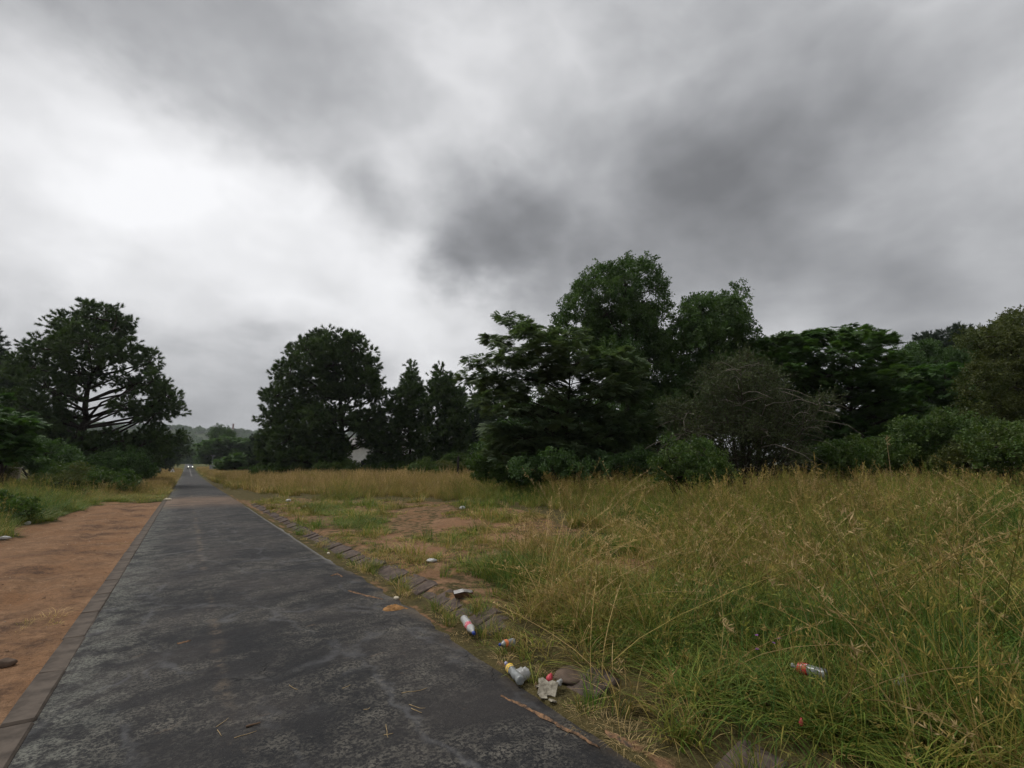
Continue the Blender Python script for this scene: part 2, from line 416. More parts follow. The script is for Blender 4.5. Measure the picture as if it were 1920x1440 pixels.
# ------------------------------------------------------------------ ground sheet
def axis_grid(lo, hi, f0, f1, step, grow):
    a = list(np.arange(f0, f1 + 1e-6, step)); s = step; x = a[-1]
    while x < hi: s *= grow; x += s; a.append(x)
    s = step; x = f0; pre = []
    while x > lo: s *= grow; x -= s; pre.append(x)
    return np.array(pre[::-1] + a)
gx = axis_grid(-3500, 4500, -4.0, 7.5, .10, 1.055); gy = axis_grid(-1500, 6000, 0.5, 13.0, .13, 1.05)
GX, GY = np.meshgrid(gx, gy); GZ = terr(GX, GY)
gv = np.stack([GX, GY, GZ], -1).reshape(-1, 3); nx, ny = len(gx), len(gy)
ii = (np.arange(ny - 1)[:, None] * nx + np.arange(nx - 1)[None, :]).ravel()
gf = np.stack([ii, ii + 1, ii + 1 + nx, ii + nx], -1)
me = bpy.data.meshes.new('ground'); me.vertices.add(len(gv)); me.vertices.foreach_set('co', gv.ravel())
me.loops.add(gf.size); me.loops.foreach_set('vertex_index', gf.ravel())
me.polygons.add(len(gf)); me.polygons.foreach_set('loop_start', np.arange(0, gf.size, 4)); me.polygons.foreach_set('loop_total', np.full(len(gf), 4))
me.polygons.foreach_set('use_smooth', np.ones(len(gf), bool)); me.update(); me.validate()
me.materials.append(M['ground'])

# ground zones, drawn on the photograph and read back as places on the ground
P_TALL = [(352,878),(372,888),(440,917),(540,930),(700,934),(880,938),(990,950),(1070,975),(1180,1005),(1262,1060),(1300,1110),(1420,1150),(1640,1165),(1920,1180),(2600,1200),(2600,872),(352,872)]
P_BARE = [(440,938),(560,934),(700,938),(880,942),(985,955),(1060,985),(1180,1020),(1255,1065),(1240,1110),(1110,1105),(1060,1085),(960,1120),(930,1165),(800,1120),(650,1040),(520,975)]
SOILB = [(770,1030,90,22,1.),(880,985,110,24,.9),(730,1010,60,16,.8),(1140,1062,130,22,1.),(810,1075,55,14,.7),(560,950,70,8,.7),(640,945,80,6,.5),(930,1010,90,18,.8),(700,1055,30,10,.5)]
def soil_field(x, y):
    z = terr(x, y); u, v, dep = project(x, y, z)
    s = np.zeros(np.shape(x))
    for (cu, cv, ru, rv, a) in SOILB:
        s = np.maximum(s, a * np.exp(-1.1 * (((u - cu) / ru) ** 2 + ((v - cv) / rv) ** 2)) * (dep > 1))
    left = (1 - sstep(-.90, -.80, x)) * sstep(-3.9 , -3.1, x + 1.3 * (fbm(x, y, .55, 3) - .5) + np.where(y < 14.5, (14.5 - y) * .6, 0)) * (1 - sstep(27.0, 33, y - .35 * (x + 1) + 7 * (fbm(x, y, .7, 13) - .5)))
    s = np.maximum(s, left)
    s = np.maximum(s, .52 * inpoly(u, v, P_BARE) * (dep > 1))
    edge = np.exp(-((x - 2.42) / .13) ** 2) * (y > 0) * (y < 60) * (.30 + .35 * vnoise(x, y, 1.4, 91))
    return np.maximum(s, edge)
me.attributes.new('soil', 'FLOAT', 'POINT').data.foreach_set('value', soil_field(gv[:, 0], gv[:, 1]).astype(np.float32))
dk = sstep(-3.2, -1.6, gv[:, 0]) * (1 - sstep(-1.1, -.8, gv[:, 0])) * .9 + .25
me.attributes.new('dark', 'FLOAT', 'POINT').data.foreach_set('value', dk.astype(np.float32))
ground = bpy.data.objects.new('ground', me); COL.objects.link(ground); ground['kind'] = 'structure'

# ------------------------------------------------------------------ road and kerbs
ry = axis_grid(-60, 420, 0.5, 14.0, .10, 1.03); rc = np.linspace(0, 1, 13); rv_, rf_ = [], []
for y in ry:
    re_ = float(redge(y)); z = float(zroad(y)); le_ = LEDGE - .045
    for c in rc:
        x = le_ + (re_ - le_) * c
        rv_.append((x, y, z + .035 * (1 - (2 * c - 1) ** 2) - (.02 * max(0, (c - .93) / .07))))
    rv_.append((re_ + .03, y, z - .06))
nc = len(rc) + 1
for i in range(len(ry) - 1):
    for j in range(nc - 1):
        rf_.append((i*nc + j, i*nc + j + 1, (i+1)*nc + j + 1, (i+1)*nc + j))
road = mesh('road', rv_, rf_, M['road'], smooth=True); road['kind'] = 'structure'

def stone_mesh(name, sx, sy, prof, mat, seed, jit):
    """one kerb stone: bevelled block with a worn top"""
    r = random.Random(seed); vs, fs = [], []
    ys = [-sy/2, -sy/2 + .012, 0, sy/2 - .012, sy/2]
    for k, y in enumerate(ys):
        sh = .012 if k in (0, 4) else 0
        for (x, z) in prof: vs.append((x + r.uniform(-jit, jit), y, z - (sh if z > .01 else 0) + r.uniform(-jit, jit)))
    n = len(prof)
    for k in range(4):
        for j in range(n - 1): fs.append((k*n + j, k*n + j + 1, (k+1)*n + j + 1, (k+1)*n + j))
    fs.append(tuple(range(n))[::-1]); fs.append(tuple(4*n + j for j in range(n)))
    m = bpy.data.meshes.new(name); m.from_pydata(vs, [], [f[::-1] for f in fs]); m.materials.append(mat); m.update(); return m
kl = empty('kerb', (-.80, 0, 0)); kl['kind'] = 'structure'
lm = [stone_mesh('kerb_stone', .22, .97, [(-.070,-.12),(-.070,.030),(-.058,.045),(.098,.046),(.112,.032),(.112,-.12)], M['kerb_left'], s, .004) for s in range(4)]
y = 1.2; k = 0
while y < 33.5:
    o = bpy.data.objects.new('kerb_stone', lm[k % 4]); COL.objects.link(o); o.parent = kl
    o.location = (random.uniform(-.006, .006), y, float(zroad(y)) + random.uniform(-.036, -.026))
    o.rotation_euler = (math.atan2(float(zroad(y + .5) - zroad(y - .5)), 1), random.uniform(-.015, .015), random.uniform(-.006, .006))
    y += 1.0; k += 1
kr = empty('kerb', (0, 0, 0)); kr['kind'] = 'structure'
rm = [stone_mesh('kerb_stone', .3, .285, [(-.17,-.12),(-.165,.0),(-.13,.035),(.10,.115),(.15,.11),(.155,-.1)], M['kerb_right'], s, .009) for s in range(6)]
y = 1.5; k = 0
while y < 26:
    x = float(kerbx(y))
    hid = y < 4.5 and k not in (0, 1, 5)
    o = bpy.data.objects.new('kerb_stone', rm[k % 6]); COL.objects.link(o); o.parent = kr
    o.location = (x + random.uniform(-.02, .02), y, float(zroad(y)) + random.uniform(-.05, -.012) - (.09 if hid else 0) - .02 * float(sstep(8, 14, y)))
    o.rotation_euler = (random.uniform(-.05, .05), random.uniform(-.07, .07), random.uniform(-.07, .07) - .03)
    y += .315; k += 1

# ------------------------------------------------------------------ scatter by geometry nodes
_groups = {}
def scatter_group(lib):
    if lib.name in _groups: return _groups[lib.name]
    g = bpy.data.node_groups.new('scatter_' + lib.name, 'GeometryNodeTree')
    g.interface.new_socket('Geometry', in_out='INPUT', socket_type='NodeSocketGeometry')
    g.interface.new_socket('Geometry', in_out='OUTPUT', socket_type='NodeSocketGeometry')
    N, L = g.nodes, g.links
    gi = N.new('NodeGroupInput'); go = N.new('NodeGroupOutput'); iop = N.new('GeometryNodeInstanceOnPoints')
    ci = N.new('GeometryNodeCollectionInfo'); ci.inputs['Collection'].default_value = lib
    ci.inputs['Separate Children'].default_value = True; ci.inputs['Reset Children'].default_value = True
    L.new(gi.outputs[0], iop.inputs['Points']); L.new(ci.outputs[0], iop.inputs['Instance'])
    iop.inputs['Pick Instance'].default_value = True
    for nm, typ, key in (('idx', 'INT', 'Instance Index'), ('rot', 'FLOAT_VECTOR', 'Rotation'), ('scl', 'FLOAT_VECTOR', 'Scale')):
        na = N.new('GeometryNodeInputNamedAttribute'); na.data_type = typ; na.inputs[0].default_value = nm
        L.new(na.outputs[0], iop.inputs[key])
    L.new(iop.outputs[0], go.inputs[0])
    _groups[lib.name] = g
    return g
def scatter(name, pts, rot, scl, idx, tint, lib, parent=None):
    me = bpy.data.meshes.new(name); n = len(pts); me.vertices.add(n)
    me.vertices.foreach_set('co', np.asarray(pts, np.float32).ravel())
    scl = np.asarray(scl, np.float32)
    if scl.ndim == 1: scl = np.repeat(scl[:, None], 3, 1)
    me.attributes.new('rot', 'FLOAT_VECTOR', 'POINT').data.foreach_set('vector', np.asarray(rot, np.float32).ravel())
    me.attributes.new('scl', 'FLOAT_VECTOR', 'POINT').data.foreach_set('vector', scl.ravel())
    me.attributes.new('idx', 'INT', 'POINT').data.foreach_set('value', np.asarray(idx, np.int32))
    me.attributes.new('tint', 'FLOAT', 'POINT').data.foreach_set('value', np.asarray(tint, np.float32))
    me.update()
    o = bpy.data.objects.new(name, me); COL.objects.link(o)
    if parent: o.parent = parent
    md = o.modifiers.new('scatter', 'NODES'); md.node_group = scatter_group(lib)
    return o
def library(name): return bpy.data.collections.new(name)
def lib_add(lib, k, verts, faces, mat, blade=None, fmat=None):
    me = bpy.data.meshes.new('%s_%02d' % (lib.name, k)); me.from_pydata([tuple(map(float, p)) for p in verts], [], faces)
    for m_ in (mat if isinstance(mat, list) else [mat]): me.materials.append(m_)
    if fmat is not None: me.polygons.foreach_set('material_index', fmat)
    if blade is not None: me.attributes.new('blade', 'FLOAT', 'POINT').data.foreach_set('value', np.asarray(blade, np.float32))
    me.update(); lib.objects.link(bpy.data.objects.new('%s_%02d' % (lib.name, k), me))

# ---- leaf sprigs (built along +X)
def leaf(mb, p, d, n, L, W, droop=0.0):
    p = np.asarray(p, float); d = d / np.linalg.norm(d); s = np.cross(d, n); s /= (np.linalg.norm(s) + 1e-9)
    m_ = p + d * L * .45; e = p + d * L - np.array([0, 0, droop * L])
    mb.add([p, m_ + s * W / 2, e, m_ - s * W / 2], [(0, 1, 2, 3)])
def rdir(r, up=0.0):
    while True:
        q = np.array([r.uniform(-1, 1), r.uniform(-1, 1), r.uniform(-1, 1)])
        if .05 < np.linalg.norm(q) < 1: break
    q /= np.linalg.norm(q); q[2] += up; return q / np.linalg.norm(q)
def make_pine_lib(name, mat, n=46, L=.26, W=.022):
    lib = library(name)
    for k in range(4):
        r = random.Random(k + 50); mb = MB()
        for i in range(n):
            t = r.random() ** .7; base = np.array([t * .34, 0, 0])
            a = r.uniform(0, 6.28); sp = r.uniform(.35, 1.15) * (1.15 - .55 * t)
            d = np.array([math.cos(sp), math.sin(sp) * math.cos(a), math.sin(sp) * math.sin(a)])
            s = np.cross(d, rdir(r)); s /= np.linalg.norm(s) + 1e-9; ln = L * r.uniform(.75, 1.2)
            mb.add([base - s * W / 2, base + s * W / 2, base + d * ln], [(0, 1, 2)])
        lib_add(lib, k, mb.v, mb.f, mat)
    return lib
def make_broad_lib(name, mat, n=20, L=.10, W=.05, spread=.42):
    lib = library(name)
    for k in range(5):
        r = random.Random(k + 90); mb = MB()
        for i in range(n):
            t = r.random(); a = r.uniform(0, 6.28); off = spread * .35 * r.random()
            p = np.array([t * spread, off * math.cos(a), off * math.sin(a)])
            d = rdir(r) * .8 + np.array([.7, 0, 0]) + .4 * np.array([0, math.cos(a), math.sin(a)])
            leaf(mb, p, d, rdir(r, .6), L * r.uniform(.7, 1.25), W * r.uniform(.7, 1.2), .15)
        lib_add(lib, k, mb.v, mb.f, mat)
    return lib
def make_feather_lib(name, mat, fronds=6, L=.42, pairs=8, lw=.045, ll=.12, droop=.30):
    lib = library(name)
    for k in range(5):
        r = random.Random(k + 130); mb = MB()
        for f in range(fronds):
            a = r.uniform(-1.25, 1.25); el = r.uniform(-.05, .45); ln = L * r.uniform(.75, 1.2)
            d = np.array([math.cos(a) * math.cos(el), math.sin(a) * math.cos(el), math.sin(el)]); side = np.cross(d, (0, 0, 1)); side /= np.linalg.norm(side)
            p0 = np.array([r.uniform(-.08, .10), 0, r.uniform(-.03, .03)])
            for i in range(pairs):
                t = .18 + .82 * (i + .5) / pairs
                p = p0 + d * ln * t - np.array([0, 0, droop * ln * t * t])
                for sgn in (-1, 1):
                    ld = side * sgn + d * .55 - np.array([0, 0, .25])
                    leaf(mb, p, ld, np.array([0, 0, 1]) + .3 * rdir(r), ll * (1.1 - .5 * abs(t - .45)), lw, .12)
        lib_add(lib, k, mb.v, mb.f, mat)
    return lib
def make_thorn_lib(name, mats):
    lib = library(name)
    for k in range(5):
        r = random.Random(k + 170); mb = MB(); fm = []
        for i in range(6):
            d = rdir(r, .1) + np.array([1.0, 0, .15]); d /= np.linalg.norm(d); L = r.uniform(.35, .75); p = np.zeros(3); pts = [p]
            for s in range(3):
                p = p + d * L / 3 + .05 * rdir(r); d = d + .25 * rdir(r); d /= np.linalg.norm(d); pts.append(p)
            n0 = len(mb.f); mb.tube(pts, [.008, .006, .004, .0025], 3, False); fm += [0] * (len(mb.f) - n0)
            for j in range(13):
                t = r.random() * 2.99; q = pts[int(t)] * (1 - t % 1) + pts[int(t) + 1] * (t % 1)
                leaf(mb, q, rdir(r, .2), rdir(r, .4), r.uniform(.05, .09), .036); fm.append(1)
        lib_add(lib, k, mb.v, mb.f, mats, fmat=fm)
    return lib
LB = {
 'pine': make_pine_lib('pine_tuft', M['pine'], 64, .30, .042),
 'pine_dark': make_pine_lib('dark_pine_tuft', M['pine_dark'], 60, .28, .042),
 'broad': make_broad_lib('broad_sprig', M['broad'], 24, .15, .080),
 'shrub': make_broad_lib('shrub_sprig', M['shrub'], 18, .12, .075, .34),
 'olive': make_broad_lib('olive_sprig', M['olive'], 22, .12, .070, .38),
 'feather': make_feather_lib('feather_sprig', M['feather'], 6, .44, 7, .060, .16),
 'layer': make_feather_lib('layer_sprig', M['layer'], 7, .48, 6, .080, .19, .22),
 'thorn': make_thorn_lib('thorn_sprig', [M['twig'], M['thorn']]),
}

# ------------------------------------------------------------------ trees
RIGHT = np.array([math.cos(YAW), -math.sin(YAW), 0]); FWD = np.array([math.sin(YAW), math.cos(YAW), 0])
STYLE = {  # clump radius, sprigs per clump, sprig scale, up bias, flat, clump density
 'pine': dict(cr=.40, ns=10, up=.30, flat=.95, dens=.62, out=1.5),
 'pine_dark': dict(cr=.42, ns=10, up=.35, flat=.95, dens=.66, out=1.4),
 'broad': dict(cr=.40, ns=13, up=.35, flat=.8, dens=.78, out=.8),
 'shrub': dict(cr=.28, ns=11, up=.35, flat=.8, dens=1.0, out=.8),
 'olive': dict(cr=.42, ns=14, up=.25, flat=.7, dens=1.0, out=.8),
 'feather': dict(cr=.50, ns=7, up=.12, flat=.40, dens=1.0, out=1.0),
 'layer': dict(cr=.60, ns=9, up=.08, flat=.35, dens=1.0, out=1.0),
 'thorn': dict(cr=.45, ns=9, up=.25, flat=.9, dens=1.0, out=.8),
}
def tree(name, label, cat, style, base_u, t, lobes, trunk_r=.2, scale=1.0, dens=1.0, tint=(.0, .35), depth=1.0, group=None,
         trunk_px=None, stems=1, limbs=True, bark='bark', seed=None, tintvar=.0):
    r = np.random.RandomState(seed if seed is not None else int(base_u * 7 + t * 13) % 99991); rr = random.Random(int(base_u + t * 31))
    st = STYLE[style]; base = at_depth(base_u, t); root = empty(name, base); tagobj(root, label, cat, group)
    us = np.array([l[0] for l in lobes]); lo_u = min(l[0] - l[2] for l in lobes); hi_u = max(l[0] + l[2] for l in lobes)
    cu = .5 * (lo_u + hi_u); W = .5 * (hi_u - lo_u); k = t / F
    clumps = []; balls = []
    for (u, v, ru, rv) in lobes:
        chord = math.sqrt(max(.08, 1 - ((u - cu) / W) ** 2)) * W * k * depth
        for sgn in (-1, 0, 1):
            off = sgn * chord * r.uniform(.25, .65)
            tt = t + off
            c = CAM + ray(u, v) * tt - base
            a, bz = ru * k, rv * k; cdep = max(.6 * a, min(a, chord * .7))
            balls.append((c, a, bz))
            nc_ = max(1, int(round(dens * st['dens'] * .9 * (a * bz + a * cdep + bz * cdep) / (st['cr'] * scale) ** 2 * .46)))
            for _ in range(nc_):
                q = rdir(rr); q = q * (r.uniform(.15, 1) ** .42) * (.90 if r.rand() < .7 else r.uniform(.9, 1.12 if style in ('broad', 'layer', 'thorn') else 1.25))
                clumps.append((c + RIGHT * q[0] * a + FWD * q[1] * cdep + np.array([0, 0, q[2] * bz]), len(balls) - 1))
    if style in ('shrub', 'olive', 'thorn', 'broad'):          # uneven shoots standing out of the mass
        for _ in range(int(len(clumps) * (.05 if style in ('broad', 'thorn') else .14))):
            p, bi = clumps[r.randint(len(clumps))]; c, a, bz = balls[bi]; o_ = (p - c) / (np.linalg.norm(p - c) + 1e-6)
            clumps.append((p + (o_ * np.array([1, 1, .6]) + np.array([0, 0, .5])) * st['cr'] * scale * r.uniform(.6, 1.5), bi))
    # wood
    top = max(b_[0][2] for b_ in balls); wood = MB()
    if trunk_px is None:
        tp = min(lobes, key=lambda l: l[1]); trunk_px = [(base_u + .35 * (tp[0] - base_u), 871 - .45 * (871 - tp[1])), (base_u + .75 * (tp[0] - base_u), 871 - .75 * (871 - tp[1])), (tp[0], tp[1] + .3 * tp[3])]
    path = [np.array([0, 0, -.25])] + [np.array([0, 0, .3])] + [CAM + ray(*q) * t - base for q in trunk_px]
    pp = []
    for i in range(len(path) - 1):
        for s in range(4):
            f = s / 4; pp.append(path[i] * (1 - f) + path[i+1] * f + (0.5 * trunk_r * rdir(rr) * (i > 0)))
    pp.append(path[-1]); pp = np.array(pp); nP = len(pp)
    rad = [trunk_r * (1.25 if i == 0 else 1) * (1 - .88 * (i / (nP - 1)) ** .9) for i in range(nP)]
    if stems == 1: wood.tube(pp, rad, 8)
    else:
        for s in range(stems):
            b_ = balls[r.randint(len(balls))]; e = b_[0]
            q0 = np.array([r.uniform(-.3, .3), r.uniform(-.3, .3), -.15]); mid = q0 * .5 + e * .5 + .2 * rdir(rr) + np.array([0, 0, .15 * e[2]])
            wood.tube([q0, q0 * .75 + mid * .25, mid, mid * .4 + e * .6, e], [trunk_r, trunk_r * .85, trunk_r * .6, trunk_r * .4, trunk_r * .15], 5)
    if limbs:
        for (c, a, bz) in balls:
            if stems == 1:
                hz = c[2] - .35 * np.linalg.norm(c[:2] - np.array([np.interp(c[2], pp[:, 2], pp[:, 0]), np.interp(c[2], pp[:, 2], pp[:, 1])])) - .2
                hz = min(max(hz, .12 * top), top * .93); i = int(np.argmin(np.abs(pp[:, 2] - hz)))
                s0 = pp[i]; r0 = min(rad[i] * .55, .03 + .045 * np.linalg.norm(c - s0) * .5)
            else: s0 = np.array([0, 0, .1 * c[2]]); r0 = trunk_r * .5
            mid = .5 * (s0 + c) + .12 * np.linalg.norm(c - s0) * rdir(rr, -.2)
            wood.tube([s0, .55 * s0 + .45 * mid, mid, .4 * mid + .6 * c, c], [r0, r0 * .85, r0 * .65, r0 * .45, r0 * .2], 5, False)
        for (p, bi) in clumps:
            if rr.random() < .45:
                c = balls[bi][0]; m_ = .5 * (p + c) + .1 * np.linalg.norm(p - c) * rdir(rr)
                rb = .012 + .008 * trunk_r / .2; wood.tube([c, m_, p], [rb * 1.4, rb, rb * .4], 3, False)
    wood.build('trunk' if stems == 1 else 'stems', M[bark], root, True)
    if style == 'thorn':                                        # long bare arching branches
        fine = MB()
        for n_ in range(150):
            c, a, bz = balls[r.randint(len(balls))]; o_ = np.array([r.normal(), r.normal(), abs(r.normal()) * .8]); o_ -= FWD * .5; o_ /= np.linalg.norm(o_)
            L_ = r.uniform(.6, 1.7); p0 = c * r.uniform(.75, 1.0); pts_ = [p0 + o_ * L_ * f + np.array([0, 0, -.45 * L_ * f * f]) + .05 * rdir(rr) for f in (0, .25, .5, .75, 1)]
            r0 = r.uniform(.009, .019); tgt = MB() if n_ < 40 else fine
            tgt.tube(pts_, [r0, r0 * .85, r0 * .7, r0 * .5, r0 * .25], 4, False)
            if n_ < 40: tgt.build('bare_branch', M['bare_twig'], root, True)
        fine.build('bare_twigs', M['bare_twig'], root, True)['kind'] = 'stuff'
    # foliage
    P, Rt, S, I, T = [], [], [], [], []
    for (p, bi) in clumps:
        n = max(2, int(r.normal(st['ns'], st['ns'] * .25))); cr = st['cr'] * scale * r.uniform(.75, 1.25)
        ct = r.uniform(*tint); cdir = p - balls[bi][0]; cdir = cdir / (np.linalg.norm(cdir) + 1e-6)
        d = r.normal(size=(n, 3)); d /= np.linalg.norm(d, axis=1)[:, None]
        pos = p + d * (r.uniform(.15, 1, n) ** .5)[:, None] * cr * np.array([1, 1, st['flat']])
        dd = d * st['out'] + .5 * cdir + np.array([0, 0, st['up']]) + .35 * r.normal(size=(n, 3)) * np.array([1, 1, .4])
        yaw = np.arctan2(dd[:, 1], dd[:, 0]); pit = np.arctan2(dd[:, 2], np.hypot(dd[:, 0], dd[:, 1]))
        spin = r.uniform(0, 6.28, n)
        if style in ('feather', 'layer'): pit = np.clip(pit * .35, -.5, .5); spin = r.normal(0, .3, n)
        P.append(pos); Rt.append(np.stack([spin, -pit, yaw], 1)); S.append(scale * r.uniform(.75, 1.25, n)); T.append(np.clip(ct + r.normal(0, .08, n), 0, 1)); I.append(r.randint(0, 4, n))
    P = np.concatenate(P); Rt = np.concatenate(Rt); S = np.concatenate(S); T = np.concatenate(T); I = np.concatenate(I)
    keep = P[:, 2] > .04
    cr_ = scatter('crown' if stems == 1 else 'foliage', P[keep], Rt[keep], S[keep], I[keep], T[keep], LB[style], root)
    cr_['kind'] = 'stuff'
    return root

# ---- left of the road
tree('pine_tree', 'tall spreading pine on the left with open crown and dark forked trunk', 'pine tree', 'pine', 150, 46,
     [(185,598,40,30),(215,615,28,34),(128,615,36,30),(165,645,56,36),(100,655,42,32),(232,662,40,32),(60,690,42,28),(282,678,22,28),(28,700,26,26),(150,700,52,30),
      (90,730,58,34),(250,722,30,18),(285,715,26,24),(312,742,32,22),(292,775,44,20),(238,765,30,12),(20,745,30,28),(60,790,58,38),(215,828,44,20),(110,840,58,38),
      (255,850,58,36),(292,825,38,30),(180,872,56,22),(120,785,36,24)],
     .52, .92, .68, (0, .4), depth=.8, trunk_px=[(152,840),(160,770),(180,690),(196,600)])
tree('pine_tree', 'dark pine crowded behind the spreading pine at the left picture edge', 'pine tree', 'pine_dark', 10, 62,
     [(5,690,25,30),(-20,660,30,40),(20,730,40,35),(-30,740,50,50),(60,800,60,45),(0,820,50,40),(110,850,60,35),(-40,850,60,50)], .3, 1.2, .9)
tree('broadleaf_tree', 'low bright green leafy tree overhanging at the left picture edge', 'tree', 'layer', 10, 27,
     [(10,785,45,14),(40,800,24,12),(-10,815,50,18),(25,830,40,14),(-30,770,40,25),(-50,830,50,40),(-5,850,40,16)], .14, .8, 1.0, (0, .3))
tree('evergreen_bush', 'dark bush below the low green tree beside the beige wall', 'bush', 'broad', 75, 34,
     [(85,850,34,26),(115,870,30,24),(105,888,24,16),(138,890,26,16),(20,850,40,14)], .06, .9, 1.1, (0, .1), stems=5)
tree('evergreen_bush', 'dark bush at the foot of the spreading pine by the road', 'bush', 'broad', 240, 40,
     [(205,878,36,24),(238,872,34,26),(262,885,20,16),(215,898,40,14)], .06, .9, 1.2, (0, .15), stems=5)
tree('weedy_bush', 'sprawling green weedy bush at the back edge of the orange dirt', 'bush', 'shrub', 190, 30,
     [(160,905,40,16),(205,908,40,14),(240,910,22,10),(130,892,24,18)], .02, .8, 1.0, (0, .35), stems=6)
tree('weedy_bush', 'yellow green weedy bush in front of the beige wall', 'bush', 'olive', 105, 25,
     [(108,908,24,16),(128,894,16,14),(85,932,28,12),(122,932,30,12)], .02, .7, 1.0, (.1, .5), stems=6)
tree('weedy_bush', 'leafy weeds at the left picture edge above the dirt', 'bush', 'shrub', 20, 14.5,
     [(5,968,36,18),(38,962,24,12),(-5,950,24,10),(-40,960,50,24)], .015, .6, 1.0, (0, .3), stems=6)
tree('climbing_weed', 'pale leafy weed growing up the face of the beige wall', 'weed', 'olive', 6, 29.3,
     [(4,893,12,10),(-6,882,16,8),(12,906,12,8),(18,878,6,4)], .012, .55, .8, (.4, .8), stems=4)
tree('pine_tree', 'small far pine beside the road left of the oncoming car', 'pine tree', 'pine', 318, 118,
     [(340,818,9,10),(332,832,14,10),(352,830,7,7),(344,846,12,8),(325,852,14,12),(352,848,7,6),(318,866,14,10),(318,836,10,14)], .3, 1.4, 1.0, (0, .3))
tree('pine_tree', 'dark low pine behind the triangular warning sign', 'pine tree', 'pine_dark', 300, 100,
     [(296,830,22,18),(308,850,18,18),(286,860,24,16),(300,872,16,9)], .3, 1.4, 1.0)
# ---- the far end of the road
tree('shade_tree', 'broad layered shade tree at the far end of the road', 'tree', 'layer', 425, 165,
     [(400,832,24,8),(430,826,28,8),(455,830,22,8),(385,845,18,9),(415,846,28,10),(450,846,30,10),(470,842,16,10),(395,860,24,10),(430,862,30,10),(460,860,20,10)], .4, 2.2, 1.0, (0, .5))
tree('palm_like_tree', 'bushy topped tree standing above the far shade tree', 'tree', 'broad', 414, 210,
     [(414,810,14,8),(404,816,10,8),(424,817,12,9),(414,824,16,8),(410,840,14,14)], .4, 2.6, 1.0, (0, .2))
for (u_, t_, lab, lb) in ((362, 330, 'far dark tree closing the road just right of the oncoming car', [(362,848,16,12),(372,856,14,12),(358,860,12,8)]),
                     (332, 340, 'far dark tree closing the road left of the oncoming car', [(330,850,18,12),(342,860,12,9),(322,862,14,9)]),
                     (388, 300, 'far dark tree behind the grey roadside board', [(386,850,14,12),(398,858,14,12),(380,862,12,10)])):
    tree('dark_tree', lab, 'tree', 'broad', u_, t_, lb, .5, 3.2, 1.1, (0, .1), group='trees closing the end of the road')
tree('round_bush', 'rounded bright green bush in the grass field beside the far road', 'bush', 'layer', 450, 92,
     [(428,868,20,10),(455,862,22,10),(478,866,18,12),(440,876,26,8),(468,878,22,8)], .12, 1.5, 1.0, (.1, .5), stems=5)
# ---- pines in the middle
tree('pine_tree', 'big round topped pine in the middle of the photo', 'pine tree', 'pine', 640, 56,
     [(622,642,42,24),(665,655,34,28),(578,660,32,24),(625,685,56,30),(692,688,24,22),(545,700,32,26),(588,725,44,26),(680,722,40,28),(636,735,36,22),(520,742,26,26),(704,742,18,18),
      (555,768,48,28),(620,788,58,28),(690,788,36,30),(700,822,26,18),(508,790,18,24),(540,825,48,32),(610,830,52,26),(500,835,18,26),(560,866,48,22),(618,866,32,16),(515,868,28,18),(640,850,22,18),(648,872,14,8)],
     .40, 1.05, 1.0, (0, .45), trunk_px=[(642,830),(640,750),(630,690),(624,640)])
tree('pine_tree', 'narrow conical pine just right of the big round pine', 'pine tree', 'pine', 770, 54,
     [(772,692,8,14),(770,712,18,14),(768,730,24,16),(752,748,24,20),(786,748,24,20),(738,778,28,22),(778,778,34,22),(724,810,24,28),(764,810,38,26),(738,842,30,22),(784,842,24,22),(705,845,14,18),(716,866,22,10),(752,868,24,9),(790,865,18,8),(690,812,18,16)],
     .24, .95, 1.0, (0, .3), trunk_px=[(770,820),(771,750),(772,684)])
tree('pine_tree', 'broad conical pine between the narrow pine and the feathery tree', 'pine tree', 'pine', 835, 51,
     [(832,694,11,14),(830,715,22,16),(828,735,28,18),(852,742,22,18),(812,757,28,20),(850,772,30,22),(866,757,14,10),(824,800,38,26),(860,805,24,26),(834,836,38,18),(862,842,18,14),(806,850,20,14),(848,858,20,10),(815,868,18,7)],
     .24, .95, 1.0, (0, .35), trunk_px=[(834,820),(833,750),(832,688)])
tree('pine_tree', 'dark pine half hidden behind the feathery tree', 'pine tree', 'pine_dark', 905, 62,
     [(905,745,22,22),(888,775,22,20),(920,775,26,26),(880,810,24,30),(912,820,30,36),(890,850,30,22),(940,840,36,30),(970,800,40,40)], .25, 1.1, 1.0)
tree('pine_tree', 'dark young pine left of the white building gap', 'pine tree', 'pine_dark', 490, 66,
     [(486,830,14,16),(480,850,14,14),(500,860,18,14),(488,872,18,8)], .2, 1.1, 1.0)
